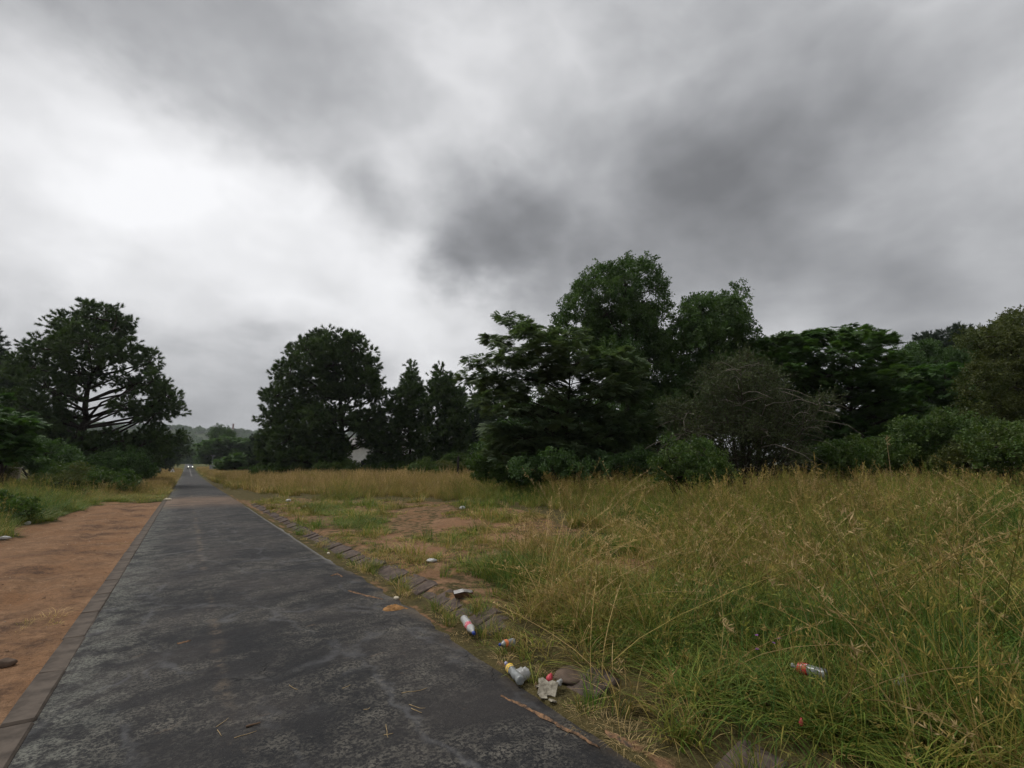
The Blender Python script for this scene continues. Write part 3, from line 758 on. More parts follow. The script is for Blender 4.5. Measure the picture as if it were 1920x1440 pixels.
# ---- the thicket on the right
tree('tall_tree', 'tallest tree of the thicket with dense clumped crown', 'tree', 'broad', 1170, 33,
     [(1128,510,16,14),(1170,504,18,12),(1212,508,22,14),(1108,538,28,18),(1165,540,36,24),(1228,542,22,20),(1082,578,26,20),(1138,588,42,24),(1204,588,38,22),(1240,578,12,14),
      (1062,606,18,14),(1108,630,42,22),(1188,628,48,26),(1238,645,26,22),(1150,668,48,24),(1220,680,40,30),(1190,720,50,34),(1230,755,44,40),(1190,800,50,40)],
     .26, 1.0, 1.0, (0, .4), trunk_px=[(1175,760),(1172,660),(1170,560),(1170,510)])
tree('tall_tree', 'second tall tree leaning right with ragged bright top', 'tree', 'broad', 1320, 31,
     [(1388,552,12,14),(1358,572,24,16),(1310,576,26,16),(1290,600,26,18),(1380,595,20,22),(1340,612,42,24),(1280,640,28,26),(1394,634,20,22),(1330,656,48,26),(1270,690,36,28),(1390,668,28,24),(1300,720,48,32),(1280,775,46,38),(1350,700,50,30)],
     .22, 1.0, 1.0, (.05, .5), trunk_px=[(1320,760),(1335,660),(1365,590)])
tree('feathery_tree', 'wide feathery leaved tree with layered open branches', 'tree', 'feather', 1060, 24,
     [(968,608,30,9),(1008,622,40,12),(940,640,24,9),(892,678,24,12),(888,706,20,10),(922,712,34,12),(960,672,42,18),(1010,662,48,18),(1062,634,44,18),(1085,680,60,22),(1145,680,50,22),(1000,712,52,18),(952,742,42,14),
      (1125,724,50,20),(1172,735,36,22),(935,800,30,18),(985,822,44,20),(1060,812,44,16),(1130,805,52,26),(1192,800,42,28),(1010,855,60,16),(1110,852,60,20),(942,850,36,18),(1170,850,50,20),(1045,700,30,16),(1080,835,60,16),(960,825,40,16),(1150,780,40,20),(985,765,44,18),(1050,745,36,12),(1100,770,34,14),(915,760,24,12),(1030,790,40,14),(1170,700,40,20)],
     .13, .80, 1.1, (0, .4), trunk_px=[(1062,800),(1070,720),(1062,640)])
tree('layered_tree', 'flat topped bright green tree in layered tiers right of the thicket', 'tree', 'layer', 1590, 31,
     [(1448,643,32,12),(1500,638,36,13),(1552,626,38,10),(1612,630,44,12),(1662,642,22,15),(1520,666,50,16),(1590,664,56,17),(1664,678,28,18),(1560,704,60,18),(1632,710,52,18),(1690,705,18,14),(1600,746,60,18),(1672,748,44,16),(1640,782,60,18),(1570,788,44,20),(1712,768,24,16),(1480,688,46,22),(1620,820,70,18),(1440,670,30,20)],
     .2, .72, .9, (0, .55), trunk_px=[(1592,790),(1600,710),(1606,640)])
tree('pine_tree', 'dark rounded pine top behind the trees at far right', 'pine tree', 'pine_dark', 1770, 56,
     [(1742,642,22,16),(1788,628,28,14),(1820,634,18,14),(1764,660,42,18),(1712,666,14,12),(1722,692,24,18),(1780,690,50,22),(1840,686,30,20),(1790,730,60,30)], .3, 1.1, 1.1)
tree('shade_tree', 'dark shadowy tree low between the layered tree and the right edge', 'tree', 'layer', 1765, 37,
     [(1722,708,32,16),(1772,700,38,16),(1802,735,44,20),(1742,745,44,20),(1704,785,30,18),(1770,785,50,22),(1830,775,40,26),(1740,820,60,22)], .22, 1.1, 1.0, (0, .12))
tree('olive_green_tree', 'yellow green tree at the right picture edge', 'tree', 'olive', 1905, 23,
     [(1896,612,24,16),(1850,632,40,9),(1826,640,16,6),(1900,648,38,18),(1866,684,38,18),(1828,716,26,12),(1898,724,38,24),(1858,765,42,24),(1900,795,40,26),(1822,795,22,20),(1960,650,44,50),(1975,730,54,50),(1960,800,54,50)],
     .16, .85, 1.1, (0, .4))
tree('thorn_bush', 'twiggy grey thorn bush with bare arching branches in front of the thicket', 'bush', 'thorn', 1390, 16.5,
     [(1388,690,40,12),(1338,722,38,18),(1440,716,42,20),(1390,750,70,30),(1300,766,34,22),(1488,752,30,18),(1282,806,28,26),(1350,806,60,34),(1436,806,60,36),(1510,796,28,22),(1310,850,48,26),(1400,856,70,26),(1486,848,44,24),(1262,776,10,8),(1540,760,10,8)],
     .035, .8, .60, (0, .4), stems=34, bark='twig')
tree('dark_tree', 'dark tree behind the thorn bush filling the thicket', 'tree', 'broad', 1420, 38,
     [(1430,665,40,25),(1400,710,60,35),(1470,720,60,35),(1340,760,70,45),(1450,790,80,50),(1530,760,50,50),(1550,830,60,40)], .22, 1.1, .9, (0, .1))
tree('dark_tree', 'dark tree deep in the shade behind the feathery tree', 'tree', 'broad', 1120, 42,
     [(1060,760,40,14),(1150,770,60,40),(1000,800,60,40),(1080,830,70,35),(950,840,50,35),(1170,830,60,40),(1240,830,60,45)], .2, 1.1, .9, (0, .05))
tree('dark_tree', 'dark leafy tree behind the gap right of the layered tree', 'tree', 'broad', 1700, 44,
     [(1690,680,24,18),(1725,660,24,18),(1760,676,40,22),(1680,715,36,26),(1740,720,50,30),(1810,700,40,30),(1700,770,50,40),(1790,770,60,40),(1640,800,50,40)], .24, 1.0, 1.0, (0, .15))
tree('dark_tree', 'dark leafy tree behind the yellow green tree at far right', 'tree', 'broad', 1870, 40,
     [(1840,648,30,16),(1880,628,34,18),(1920,640,40,30),(1860,690,50,30),(1920,710,50,40),(1860,760,60,40),(1930,790,60,50)], .24, 1.0, 1.0, (0, .15))
# ---- shrubs along the edge of the grass
for (nm, lab, sty, u_, t_, lb, sc2, tn) in (
  ('leafy_bush', 'bright leafy bush at the left foot of the thorn bush', 'shrub', 1290, 13.6, [(1240,880,16,10),(1262,858,12,10),(1292,872,18,10),(1318,846,9,14),(1350,880,20,9),(1290,892,46,9),(1250,842,8,12),(1312,880,24,9),(1336,862,10,8),(1280,845,8,8)], .48, (0, .3)),
  ('leafy_bush', 'dark green weeds below the feathery tree', 'broad', 1060, 20, [(990,878,30,10),(1030,868,22,8),(1080,876,34,9),(1125,866,20,8),(1160,876,30,10),(1200,866,24,12)], .7, (0, .05)),
  ('leafy_bush', 'green weed patch between the fence post and the feathery tree', 'shrub', 960, 25, [(918,890,22,9),(950,898,24,9),(985,900,22,10),(1005,910,20,9),(900,868,22,8)], .7, (0, .2)),
  ('leafy_bush', 'low green bush in the grass left of the fence post', 'shrub', 788, 41, [(775,888,20,12),(800,882,24,12),(792,895,30,10)], .8, (.1, .4)),
  ('leafy_bush', 'grassy bush right beside the fence post', 'olive', 838, 43, [(828,878,18,10),(846,884,16,14),(838,892,22,8)], .8, (.3, .7)),
  ('leafy_bush', 'creeper covered bush behind the fence post', 'shrub', 868, 48, [(850,862,18,9),(878,866,22,9),(905,870,24,10),(866,872,30,8)], .9, (0, .35)),
  ('leafy_bush', 'low bush below the big round pine', 'shrub', 640, 50, [(615,882,24,8),(645,880,24,10),(672,886,22,8),(630,890,40,7)], .9, (.05, .4)),
  ('leafy_bush', 'dark low bushes at the left foot of the big round pine', 'shrub', 520, 54, [(500,884,26,9),(540,886,30,8),(575,888,26,7)], .9, (0, .1)),
  ('leafy_bush', 'low bush below the narrow conical pine', 'shrub', 725, 52, [(705,882,24,7),(735,880,26,7),(762,878,20,6)], .9, (0, .25)),
  ('leafy_bush', 'green bush at the right foot of the thorn bush', 'shrub', 1560, 17, [(1530,862,36,14),(1580,852,36,14),(1560,870,60,12)], .7, (0, .3)),
  ('leafy_bush', 'light green bush below the layered tree', 'shrub', 1665, 19, [(1630,850,34,13),(1680,842,34,13),(1660,864,60,12)], .75, (.05, .45)),
  ('leafy_bush', 'broad leafy bush below the dark shade tree', 'shrub', 1745, 18.5, [(1715,812,30,14),(1768,800,34,14),(1745,836,56,18),(1730,862,60,14)], .75, (0, .35)),
  ('leafy_bush', 'bright green bush below the yellow green tree', 'shrub', 1885, 15, [(1895,812,30,14),(1870,838,44,16),(1900,858,44,16),(1960,840,50,30)], .7, (.05, .5)),
  ('leafy_bush', 'pale green bush in front of the dark shade tree', 'olive', 1815, 17, [(1800,856,36,12),(1835,850,30,12),(1815,868,50,10)], .7, (.1, .5)),
 ):
    tree(nm, lab, 'bush', sty, u_, t_, lb, .02, sc2, 1.05, tn, stems=7, group='low bushes along the grass edge')

# ------------------------------------------------------------------ far hill with wood
hx = np.linspace(-2600, 2600, 90); hy = np.linspace(760, 2100, 40); HX, HY = np.meshgrid(hx, hy)
def hillz(x, y):
    prof = np.exp(-((y - 1350) / 330) ** 2)
    return -12 + prof * (92 + 26 * (fbm(x, y * 0, .004, 31, 3) - .5) + .012 * (-x - 200)) + 6 * (fbm(x, y, .01, 33, 3) - .5) * prof
hv = np.stack([HX, HY, hillz(HX, HY)], -1).reshape(-1, 3); nhx = len(hx)
hf = [(i*nhx + j, i*nhx + j + 1, (i+1)*nhx + j + 1, (i+1)*nhx + j) for i in range(len(hy) - 1) for j in range(nhx - 1)]
M['hill'] = simple('hill_scrub', (.045, .060, .028), .95, .3, .02, .05, bstr=0)
hill = mesh('hill', hv, hf, M['hill'], smooth=True); hill['kind'] = 'structure'
wl = library('far_crown')
for k_ in range(4):
    r_ = random.Random(k_ + 300); mb = MB()
    for i in range(90):
        d_ = rdir(r_); p_ = d_ * (r_.uniform(.6, 1.0)) * np.array([1, 1, .75]) * 5 + np.array([0, 0, 4.2])
        for q_ in range(2): leaf(mb, p_, rdir(r_), d_ + .6 * rdir(r_), r_.uniform(1.6, 3.2), r_.uniform(1.2, 2.2))
    lib_add(wl, k_, mb.v, mb.f, M['broad'])
n = 5200; wx = RS.uniform(-1500, 1500, n); wy = RS.uniform(900, 1420, n)
keep = vnoise(wx, wy, .012, 41) + .35 * RS.rand(n) > .38
wx, wy = wx[keep], wy[keep]; n = len(wx)
wood = scatter('woodland', np.stack([wx, wy, hillz(wx, wy) - .5], 1), np.stack([np.zeros(n), np.zeros(n), RS.uniform(0, 6.28, n)], 1), RS.uniform(.6, 1.35, n), RS.randint(0, 4, n), RS.uniform(0, .5, n), wl)
tagobj(wood, 'hazy woodland covering the distant hill', 'woodland', kind='stuff')

# ------------------------------------------------------------------ grass
def blade(mb, bl, r, x, y, az, h, lean, wd, b, segs=4, droop=1.0):
    vs = []; ca, sa = math.cos(az), math.sin(az); px, py = -sa, ca
    for i in range(segs + 1):
        t = i / segs; out = lean * h * (t ** 1.9); z = h * t * (1 - .38 * lean * droop * t * t)
        ww = wd * (1 - t ** 1.6) * .5 + .0006
        cx, cy = x + ca * out, y + sa * out
        if i < segs: vs += [(cx - px * ww, cy - py * ww, z), (cx + px * ww, cy + py * ww, z)]
        else: vs.append((cx, cy, z))
    fs = [(2*i, 2*i + 1, 2*i + 3, 2*i + 2) for i in range(segs - 1)] + [(2*segs - 2, 2*segs - 1, 2*segs)]
    mb.add(vs, fs); bl += [b] * len(vs)
def stalk(mb, bl, r, x, y, az, h, lean, head, b):
    vs = []; ca, sa = math.cos(az), math.sin(az)
    pts = []
    for i in range(6):
        t = i / 5; pts.append(np.array([x + ca * lean * h * t ** 1.8, y + sa * lean * h * t ** 1.8, h * t * (1 - .2 * lean * t)]))
    n0 = len(mb.v); mb.tube(pts, [.0030, .0028, .0025, .0022, .0019, .0014], 3, False); bl += [b] * (len(mb.v) - n0)
    for j in range(head):
        t = r.uniform(.74, 1.0); k_ = t * 5; i = min(4, int(k_)); p = pts[i] * (1 - (k_ - i)) + pts[i + 1] * (k_ - i)
        n0 = len(mb.v); leaf(mb, p, rdir(r, .9), rdir(r), r.uniform(.03, .085) * (1.25 - t * .5), .008); bl += [min(1, b + .15)] * (len(mb.v) - n0)
gl = library('grass_clump')
def clump(k, n, rad, h0, h1, l0, l1, wd, bspread=(0, 1), nst=0, st_h=(.7, 1.1), head=14, st_lean=(.05, .4), seed=0):
    r = random.Random(seed + k * 7); mb = MB(); bl = []
    for i in range(n):
        a = r.uniform(0, 6.28); q = rad * math.sqrt(r.random()); az = a + r.gauss(0, .9)
        blade(mb, bl, r, q * math.cos(a), q * math.sin(a), az, r.uniform(h0, h1), r.uniform(l0, l1), wd * r.uniform(.6, 1.3), r.uniform(*bspread))
    for i in range(nst):
        a = r.uniform(0, 6.28); q = rad * r.random()
        stalk(mb, bl, r, q * math.cos(a), q * math.sin(a), r.uniform(0, 6.28), r.uniform(*st_h), r.uniform(*st_lean), head, r.uniform(.35, 1))
    lib_add(gl, k, mb.v, mb.f, M['grass'], bl)
for k_ in range(3): clump(k_, 32, .10, .14, .36, .3, 1.1, .0078, seed=1)                          # 0-2 lush medium
for k_ in range(3, 6): clump(k_, 26, .12, .35, .70, .2, .8, .0055, (.1, 1), 5, (.65, 1.05), 12, seed=2)  # 3-5 tall veld grass
for k_ in range(6, 9): clump(k_, 26, .09, .025, .085, .4, 1.5, .0055, seed=3)                      # 6-8 turf
clump(9, 3, .1, .3, .5, .3, .8, .006, (.3, 1), 4, (.9, 1.35), 16, (.5, 1.5), seed=4)                 # 9 lodged stalks
clump(10, 5, .1, .3, .5, .3, .8, .006, (.3, 1), 5, (.8, 1.2), 18, (.4, 1.2), seed=5)                # 10 lodged stalks
for k_ in range(11, 13): clump(k_, 36, .15, .22, .52, .5, 1.3, .0076, (.1, 1), 2, (.4, .7), 8, seed=6)  # 11-12 rank, leaning
clump(13, 36, .16, .03, .12, .9, 2.6, .0045, (.4, 1), seed=8)                                        # 13 dead litter
for k_ in range(14, 16): clump(k_, 42, .20, .30, .62, .2, .9, .016, (.2, 1), 9, (.6, .95), 10, seed=9)  # 14-15 far field tussock

clump(16, 4, .14, .3, .5, .3, .8, .006, (.3, 1), 11, (.8, 1.25), 26, (.05, .35), seed=12)                 # 16 upright seed heads
def area(x0, x1, y0, y1, dens):
    n = int((x1 - x0) * (y1 - y0) * dens); return RS.uniform(x0, x1, n), RS.uniform(y0, y1, n)
LIT = []      # places kept open so that the litter shows: x, y, radius (filled below)
def litter_spot(u, v, r, up=0.0): p = ground_hit(u, v, up); LIT.append((p[0], p[1], r)); return p
litter_spot(878,1178,.16); litter_spot(950,1210,.13); litter_spot(965,1265,.17); litter_spot(1030,1300,.20); litter_spot(810,1054,.16); litter_spot(868,1117,.14)
litter_spot(1520,1275,.20); litter_spot(1520,1310,.14); litter_spot(1693,1310,.12); litter_spot(867,955,.2); litter_spot(1072,1268,.14); litter_spot(745,1125,.12)
def emit(name, sets):
    P, Rt, S, I, T = [], [], [], [], []
    for (x, y, idx, scl, tint, tilt) in sets:
        n = len(x)
        if n == 0: continue
        P.append(np.stack([x, y, terr(x, y) - .006], 1)); Rt.append(np.stack([RS.normal(0, tilt, n), RS.normal(0, tilt, n), RS.uniform(0, 6.28, n)], 1))
        S.append(scl); I.append(idx); T.append(tint)
    S = [np.repeat(s[:, None], 3, 1) if s.ndim == 1 else s for s in S]
    return scatter(name, np.concatenate(P), np.concatenate(Rt), np.concatenate(S), np.concatenate(I), np.clip(np.concatenate(T), 0, 1), gl)
def clear(x, y, k=1.0):
    ok = np.ones(len(x), bool)
    for (a, b, r) in LIT: ok &= (x - a) ** 2 + (y - b) ** 2 > (r * k) ** 2
    return ok
def frame(x, y, m=160):
    u, v, d = project(x, y, terr(x, y)); return (u > -m) & (u < 1920 + m) & (d > .3) & (v < 1440 + 500), u, v, d

sets = []
# tall veld grass, thinner but larger with distance
for (x0, x1, y0, y1, dn, d0, d1, s0) in ((2.8, 16, -3, 14, 26, 0, 12, .95), (3, 34, -6, 34, 13, 12, 26, 1.1), (2.8, 60, -12, 70, 4.5, 26, 60, 1.25)):
    x, y = area(x0, x1, y0, y1, dn); ok, u, v, d = frame(x, y)
    nb = fbm(x, y, .5, 61, 3); nm = fbm(x, y, .16, 62, 3)
    ok &= inpoly(u, v + 30 * (nb - .5), P_TALL) & (d >= d0) & (d < d1) & (x > redge(y) + .35) & clear(x, y, 1.2)
    x, y, u, v, d, nb, nm = [a[ok] for a in (x, y, u, v, d, nb, nm)]; n = len(x)
    green = np.exp(-(((u - 1130) / 150) ** 2 + ((v - 985) / 35) ** 2)) + np.exp(-(((u - 985) / 70) ** 2 + ((v - 935) / 22) ** 2))   # greener hollow
    idx = np.where(RS.rand(n) < .72, RS.randint(3, 6, n), RS.randint(11, 13, n)); idx = np.where(RS.rand(n) < .045, RS.randint(9, 11, n), idx)
    idx = np.where(RS.rand(n) < .05 * sstep(6, 10, d), 16, idx)
    if d0 >= 26: idx = RS.randint(14, 16, n)
    tint = .47 + .95 * (nm - .5) + .45 * (nb - .5) - .45 * green + RS.normal(0, .12, n) - .10 * (1 - sstep(6, 11, d)) + .12 * sstep(8, 30, d) * (u < 1000)
    h = s0 * RS.uniform(.7, 1.2, n) * (.70 + .6 * nb) * (1 - .45 * np.clip(green, 0, 1)) * (.72 + .28 * sstep(4.5, 9, d))
    h = np.where((u < 1000) & (d < 30), h * .8, h)
    sets.append((x, y, idx, np.stack([s0 * RS.uniform(.85, 1.2, n), s0 * RS.uniform(.85, 1.2, n), h], 1), tint, .10))
# far strips beside the road
x, y = area(2.9, 60, 55, 190, 2.2); ok, u, v, d = frame(x, y); ok &= (d > 50) & (x < 8 + (y - 55) * .30)
x, y = x[ok], y[ok]; n = len(x)
sets.append((x, y, RS.randint(14, 16, n), np.stack([1.7 + 0 * x, 1.7 + 0 * x, RS.uniform(1.0, 1.5, n)], 1), .58 + .8 * (fbm(x, y, .08, 66, 3) - .5), .1))
x, y = area(-5.5, -1.0, 36, 170, 5); ok, u, v, d = frame(x, y)
x, y = x[ok], y[ok]; n = len(x)
sets.append((x, y, RS.randint(14, 16, n), np.stack([1.3 + 0 * x, 1.3 + 0 * x, RS.uniform(.7, 1.1, n)], 1), .55 + .5 * (fbm(x, y, .1, 67, 3) - .5), .1))
tall = emit('tall_grass', sets); tagobj(tall, 'tall dry veld grass filling the field on the right', 'grass', kind='stuff')

sets = []
# rank medium grass between the kerb and the tall grass
x, y = area(2.55, 11, -1.5, 9.5, 85); ok, u, v, d = frame(x, y, 200)
nb = fbm(x, y, .9, 71, 3); nm = fbm(x, y, .35, 72, 3)
inT = inpoly(u, v, P_TALL); inB = inpoly(u, v + 24 * (nb - .5), P_BARE)
edge = x - kerbx(y)
ok &= ~inT & ~inB & (edge > -.12 + .25 * (nb - .4)) & clear(x, y) & ((edge > .22) | ((y < 4.2) & (RS.rand(len(x)) < .55)))
ok &= RS.rand(len(x)) < np.clip(.35 + 1.5 * sstep(.2, .8, edge) * (nb + .1), .2, 1)
x, y, u, v, d, nb, nm, edge = [a[ok] for a in (x, y, u, v, d, nb, nm, edge)]; n = len(x)
q = RS.rand(n); idx = np.where(q < .46, RS.randint(0, 3, n), np.where(q < .93, RS.randint(11, 13, n), RS.randint(9, 11, n)))
idx = np.where(q > .975, 13, idx)
yel = np.exp(-(((u - 1180) / 110) ** 2 + ((v - 1320) / 45) ** 2)) * .25
tint = .33 + .30 * (q >= .93) + 1.1 * (nm - .5) + .5 * (nb - .5) + RS.normal(0, .09, n) + yel + .12 * sstep(1300, 1700, u)
h = RS.uniform(.6, 1.3, n) * (.45 + .75 * sstep(.1, 1.6, edge)) * (.15 + 1.6 * np.clip(nb, .2, .9) ** 1.0)
sets.append((x, y, idx, np.stack([RS.uniform(.85, 1.2, n), RS.uniform(.85, 1.2, n), h], 1), tint, .14))
x, y = area(2.9, 12, -1.5, 10, 2.6); ok, u, v, d = frame(x, y, 200); ok &= ~inpoly(u, v, P_BARE) & clear(x, y) & (x > kerbx(y) + .35) & (d < 9)
x, y = x[ok], y[ok]; n = len(x)          # long pale straws leaning across the green
sets.append((x, y, RS.randint(9, 11, n), RS.uniform(.7, 1.15, n), RS.uniform(.6, 1.0, n), .25))
# the green tussocks standing in the bare patch
for (cu, cv, ru, rv, dn, hh, tn) in ((985,1085,75,26,120,1.15,.18),(905,1065,40,12,70,.7,.2),(680,985,50,10,40,.6,.15),(1010,1045,30,10,60,1.5,.75),(1150,1030,90,16,40,.9,.15),(1040,1100,60,20,70,.8,.3),(620,960,60,8,16,.5,.3),(1170,1090,70,14,60,.6,.45)):
    p0 = ground_hit(cu, cv + rv); p1 = ground_hit(cu, cv - rv); c = ground_hit(cu, cv); wr = abs(ru) * c_t / F if False else np.linalg.norm(ground_hit(cu + ru, cv)[:2] - c[:2])
    m_ = int(dn * wr * 2 * np.linalg.norm(p1[:2] - p0[:2]) * .5) + 6
    uu = cu + ru * RS.normal(0, .5, m_); vv = cv + rv * RS.normal(0, .5, m_)
    pts = np.array([ground_hit(a, b) for a, b in zip(uu, vv)]); x, y = pts[:, 0], pts[:, 1]
    o2 = clear(x, y, .8); x, y = x[o2], y[o2]; n = len(x)
    sets.append((x, y, np.where(RS.rand(n) < .6, RS.randint(0, 3, n), RS.randint(11, 13, n)) if tn < .6 else RS.randint(3, 6, n), np.stack([RS.uniform(.8, 1.1, n), RS.uniform(.8, 1.1, n), hh * RS.uniform(.5, 1.0, n) * (.6 if tn > .6 else 1)], 1), tn + RS.normal(0, .1, n), .12))
# grass in the gutter and on the kerb
x, y = area(2.30, 2.85, 1.5, 14, 75); nb = fbm(x, y, 1.3, 75, 3)
ok = (x > redge(y) + .03) & (nb > .42) & clear(x, y) & (x < kerbx(y) + .02); x, y, nb = x[ok], y[ok], nb[ok]; n = len(x)
sets.append((x, y, np.where(RS.rand(n) < .4, RS.randint(0, 3, n), RS.randint(6, 9, n)), RS.uniform(.4, .9, n), .35 + RS.normal(0, .2, n), .2))
med = emit('rank_grass', sets); tagobj(med, 'rank green grass along the right verge and kerb', 'grass', kind='stuff')

sets = []
# short turf over the worn patch
x, y = area(2.7, 16, 1, 27, 62); ok, u, v, d = frame(x, y, 60)
nb = fbm(x, y, .8, 81, 4); sf = soil_field(x, y)
ok &= inpoly(u, v, P_BARE) & (x > kerbx(y) + .10) & clear(x, y, .8) & (nb - .55 * (sf - .46) + .20 * RS.rand(len(x)) > .595)
x, y, nb, d = x[ok], y[ok], nb[ok], d[ok]; n = len(x)
sets.append((x, y, np.where(RS.rand(n) < .85, RS.randint(6, 9, n), np.where(RS.rand(n) < .5, 13, RS.randint(0, 3, n))), np.stack([RS.uniform(.9, 1.6, n)] * 2 + [RS.uniform(.6, 1.4, n)], 1) * (1 + .25 * sstep(8, 20, d))[:, None], .42 + .9 * (fbm(x, y, .5, 82, 3) - .5) + RS.normal(0, .08, n), .15))
# dead litter along both edges of the road
x, y = area(2.28, 2.62, 1.2, 9, 38); ok = (x > redge(y) - .03) & clear(x, y, .8); x, y = x[ok], y[ok]; n = len(x)
sets.append((x, y, np.full(n, 13), RS.uniform(.35, .8, n), .85 + RS.normal(0, .1, n), .25))
x, y = area(-1.35, -.92, 3, 20, 22); nb = fbm(x, y, 1.1, 85, 3); ok = nb > .5; x, y = x[ok], y[ok]; n = len(x)
sets.append((x, y, np.where(RS.rand(n) < .6, 13, RS.randint(6, 9, n)), RS.uniform(.4, 1.0, n), .6 + RS.normal(0, .15, n), .25))
# weeds and grass on the bank left of the dirt
x, y = area(-14, -.95, 9, 46, 22); ok, u, v, d = frame(x, y, 60); ok &= (soil_field(x, y) < .42) & ((x < -2.6) | (y > 29.5))
x, y, u, v, d = [a[ok] for a in (x, y, u, v, d)]; n = len(x); ed = sstep(.4, 1.6, -x - 2.6)
sets.append((x, y, np.where(RS.rand(n) < .5, RS.randint(0, 3, n), RS.randint(11, 13, n)), np.stack([RS.uniform(1, 1.5, n)] * 2 + [RS.uniform(.6, 1.3, n) * (.45 + .8 * ed)], 1), .28 + .7 * (fbm(x, y, .3, 88, 3) - .5) + .25 * sstep(26, 36, y) * (x > -4) + RS.normal(0, .08, n), .15))
turf = emit('short_turf', sets); tagobj(turf, 'short worn turf on the bare verge and the left bank', 'grass', kind='stuff')

# ------------------------------------------------------------------ gravel and clods on the bare soil
M['gravel'] = leafmat('gravel_stones', (.13, .075, .045), (.26, .17, .105), (.40, .34, .27), 0.0, .9)
pl_ = library('pebble')
for k_ in range(4):
    r_ = random.Random(k_ + 700); mb = MB(); rings = 4; seg_ = 6
    for i in range(rings):
        th = math.pi * (i + .6) / (rings + .2)
        for j in range(seg_):
            ph = 6.283 * j / seg_; q = r_.uniform(.75, 1.2); mb.v.append((math.sin(th) * math.cos(ph) * q, math.sin(th) * math.sin(ph) * q * .8, math.cos(th) * .6 * q))
    for i in range(rings - 1):
        for j in range(seg_): mb.f.append((i*seg_ + j, (i+1)*seg_ + j, (i+1)*seg_ + (j+1) % seg_, i*seg_ + (j+1) % seg_))
    mb.f.append(tuple(range(seg_))); mb.f.append(tuple((rings-1)*seg_ + j for j in range(seg_))[::-1])
    lib_add(pl_, k_, mb.v, mb.f, M['gravel'])
PX, PY = [], []
for (x0, x1, y0, y1, dn) in ((-4.2, -.90, 2.5, 31, 55), (2.35, 11, 1.2, 22, 16), (2.36, 2.66, 1.2, 12, 45)):
    x, y = area(x0, x1, y0, y1, dn); ok, u, v, d = frame(x, y, 40)
    ok &= (soil_field(x, y) > .45) & (RS.rand(len(x)) < .15 + .85 * sstep(.42, .62, fbm(x, y, 1.1, 95, 3))); PX.append(x[ok]); PY.append(y[ok])
x = np.concatenate(PX); y = np.concatenate(PY); n = len(x); sz = .004 + .011 * RS.rand(n) ** 4 + .0006 * np.hypot(x, y) * .3
grv = scatter('gravel', np.stack([x, y, terr(x, y) + .1 * sz], 1), RS.uniform(0, 6.28, (n, 3)) * np.array([.1, .1, 1]), sz, RS.randint(0, 4, n), (RS.rand(n) < .12) * RS.uniform(.3, 1, n), pl_)
tagobj(grv, 'loose gravel and clods on the bare orange soil', 'gravel', kind='stuff')

# ------------------------------------------------------------------ built things in the distance
M['white_wall'] = simple('white_painted_wall', (.74, .74, .72), .8, .08, 1.5, .2)
M['green_paint'] = simple('green_painted_plinth', (.06, .20, .14), .7, .2, 2)
M['roof'] = simple('grey_roof_sheet', (.16, .15, .145), .6, .25, 1.2)
M['glass'] = simple('dark_window_glass', (.03, .035, .04), .12, .1, 1, .6, bstr=0)
M['beige_wall'] = simple('beige_wall_plaster', (.36, .30, .235), .9, .22, 1.6, .15, bstr=.4)
M['concrete'] = simple('pale_concrete', (.42, .39, .35), .9, .2, 3, .15)
M['steel'] = simple('grey_galvanised_steel', (.22, .23, .24), .55, .15, 4, .4, metal=.3)
M['dark_post'] = simple('dark_weathered_post', (.030, .026, .024), .85, .3, 8, .2)
M['sign_back'] = simple('pale_sign_face', (.62, .62, .58), .6, .1, 3, .3)
M['sign_red'] = simple('faded_red_sign_border', (.20, .10, .08), .6, .15, 4, .3)
M['carpaint'] = simple('grey_car_paint', (.30, .31, .32), .3, .05, 2, .5, bstr=0)
M['rubber'] = simple('tyre_rubber', (.02, .02, .02), .85, .1, 6, .2)
def emit_mat(name, c, s):
    m, t, b, out = material(name); b.inputs['Base Color'].default_value = (*c, 1); b.inputs['Emission Color'].default_value = (*c, 1); b.inputs['Emission Strength'].default_value = s; return m
M['lamp'] = emit_mat('lit_headlight', (1, .93, .78), 4.0)

# long white building behind the pines
b0 = at_depth(590, 78); b1 = at_depth(862, 74); dv = (b1 - b0)[:2]; BL = float(np.linalg.norm(dv))
bld = empty('white_building', b0, (0, 0, math.atan2(dv[1], dv[0])))
tagobj(bld, 'long white building with green plinth glimpsed behind the pines', 'building')
MB().box(0, BL, 0, 7, .45, 4.8).build('wall', M['white_wall'], bld)
MB().box(-.05, BL + .05, -.05, 7.05, -.4, .46).build('plinth', M['green_paint'], bld)
MB().add([(-.5,-.6,4.95),(BL+.5,-.6,4.95),(BL+.5,3.5,6.2),(-.5,3.5,6.2),(-.5,7.6,4.95),(BL+.5,7.6,4.95),(-.5,-.6,4.75),(BL+.5,-.6,4.75),(BL+.5,7.6,4.75),(-.5,7.6,4.75)],
         [(0,1,2,3),(3,2,5,4),(0,6,7,1),(4,5,8,9),(6,9,8,7),(0,3,4,9,6),(1,7,8,5,2)]).build('roof', M['roof'], bld)
for q in (.08, .36, .62, .90):
    wx0 = BL * q
    wn = MB().box(wx0 - .75, wx0 + .75, -.06, .02, 1.2, 2.5).build('window', M['sign_back'], bld)
    for k_ in range(2): MB().box(wx0 - .68 + .70 * k_, wx0 - .02 + .70 * k_, -.075, -.05, 1.27, 2.43).build('pane', M['glass'], wn)
MB().box(BL * .5 - .5, BL * .5 + .5, -.05, .02, .3, 2.4).build('door', M['green_paint'], bld)

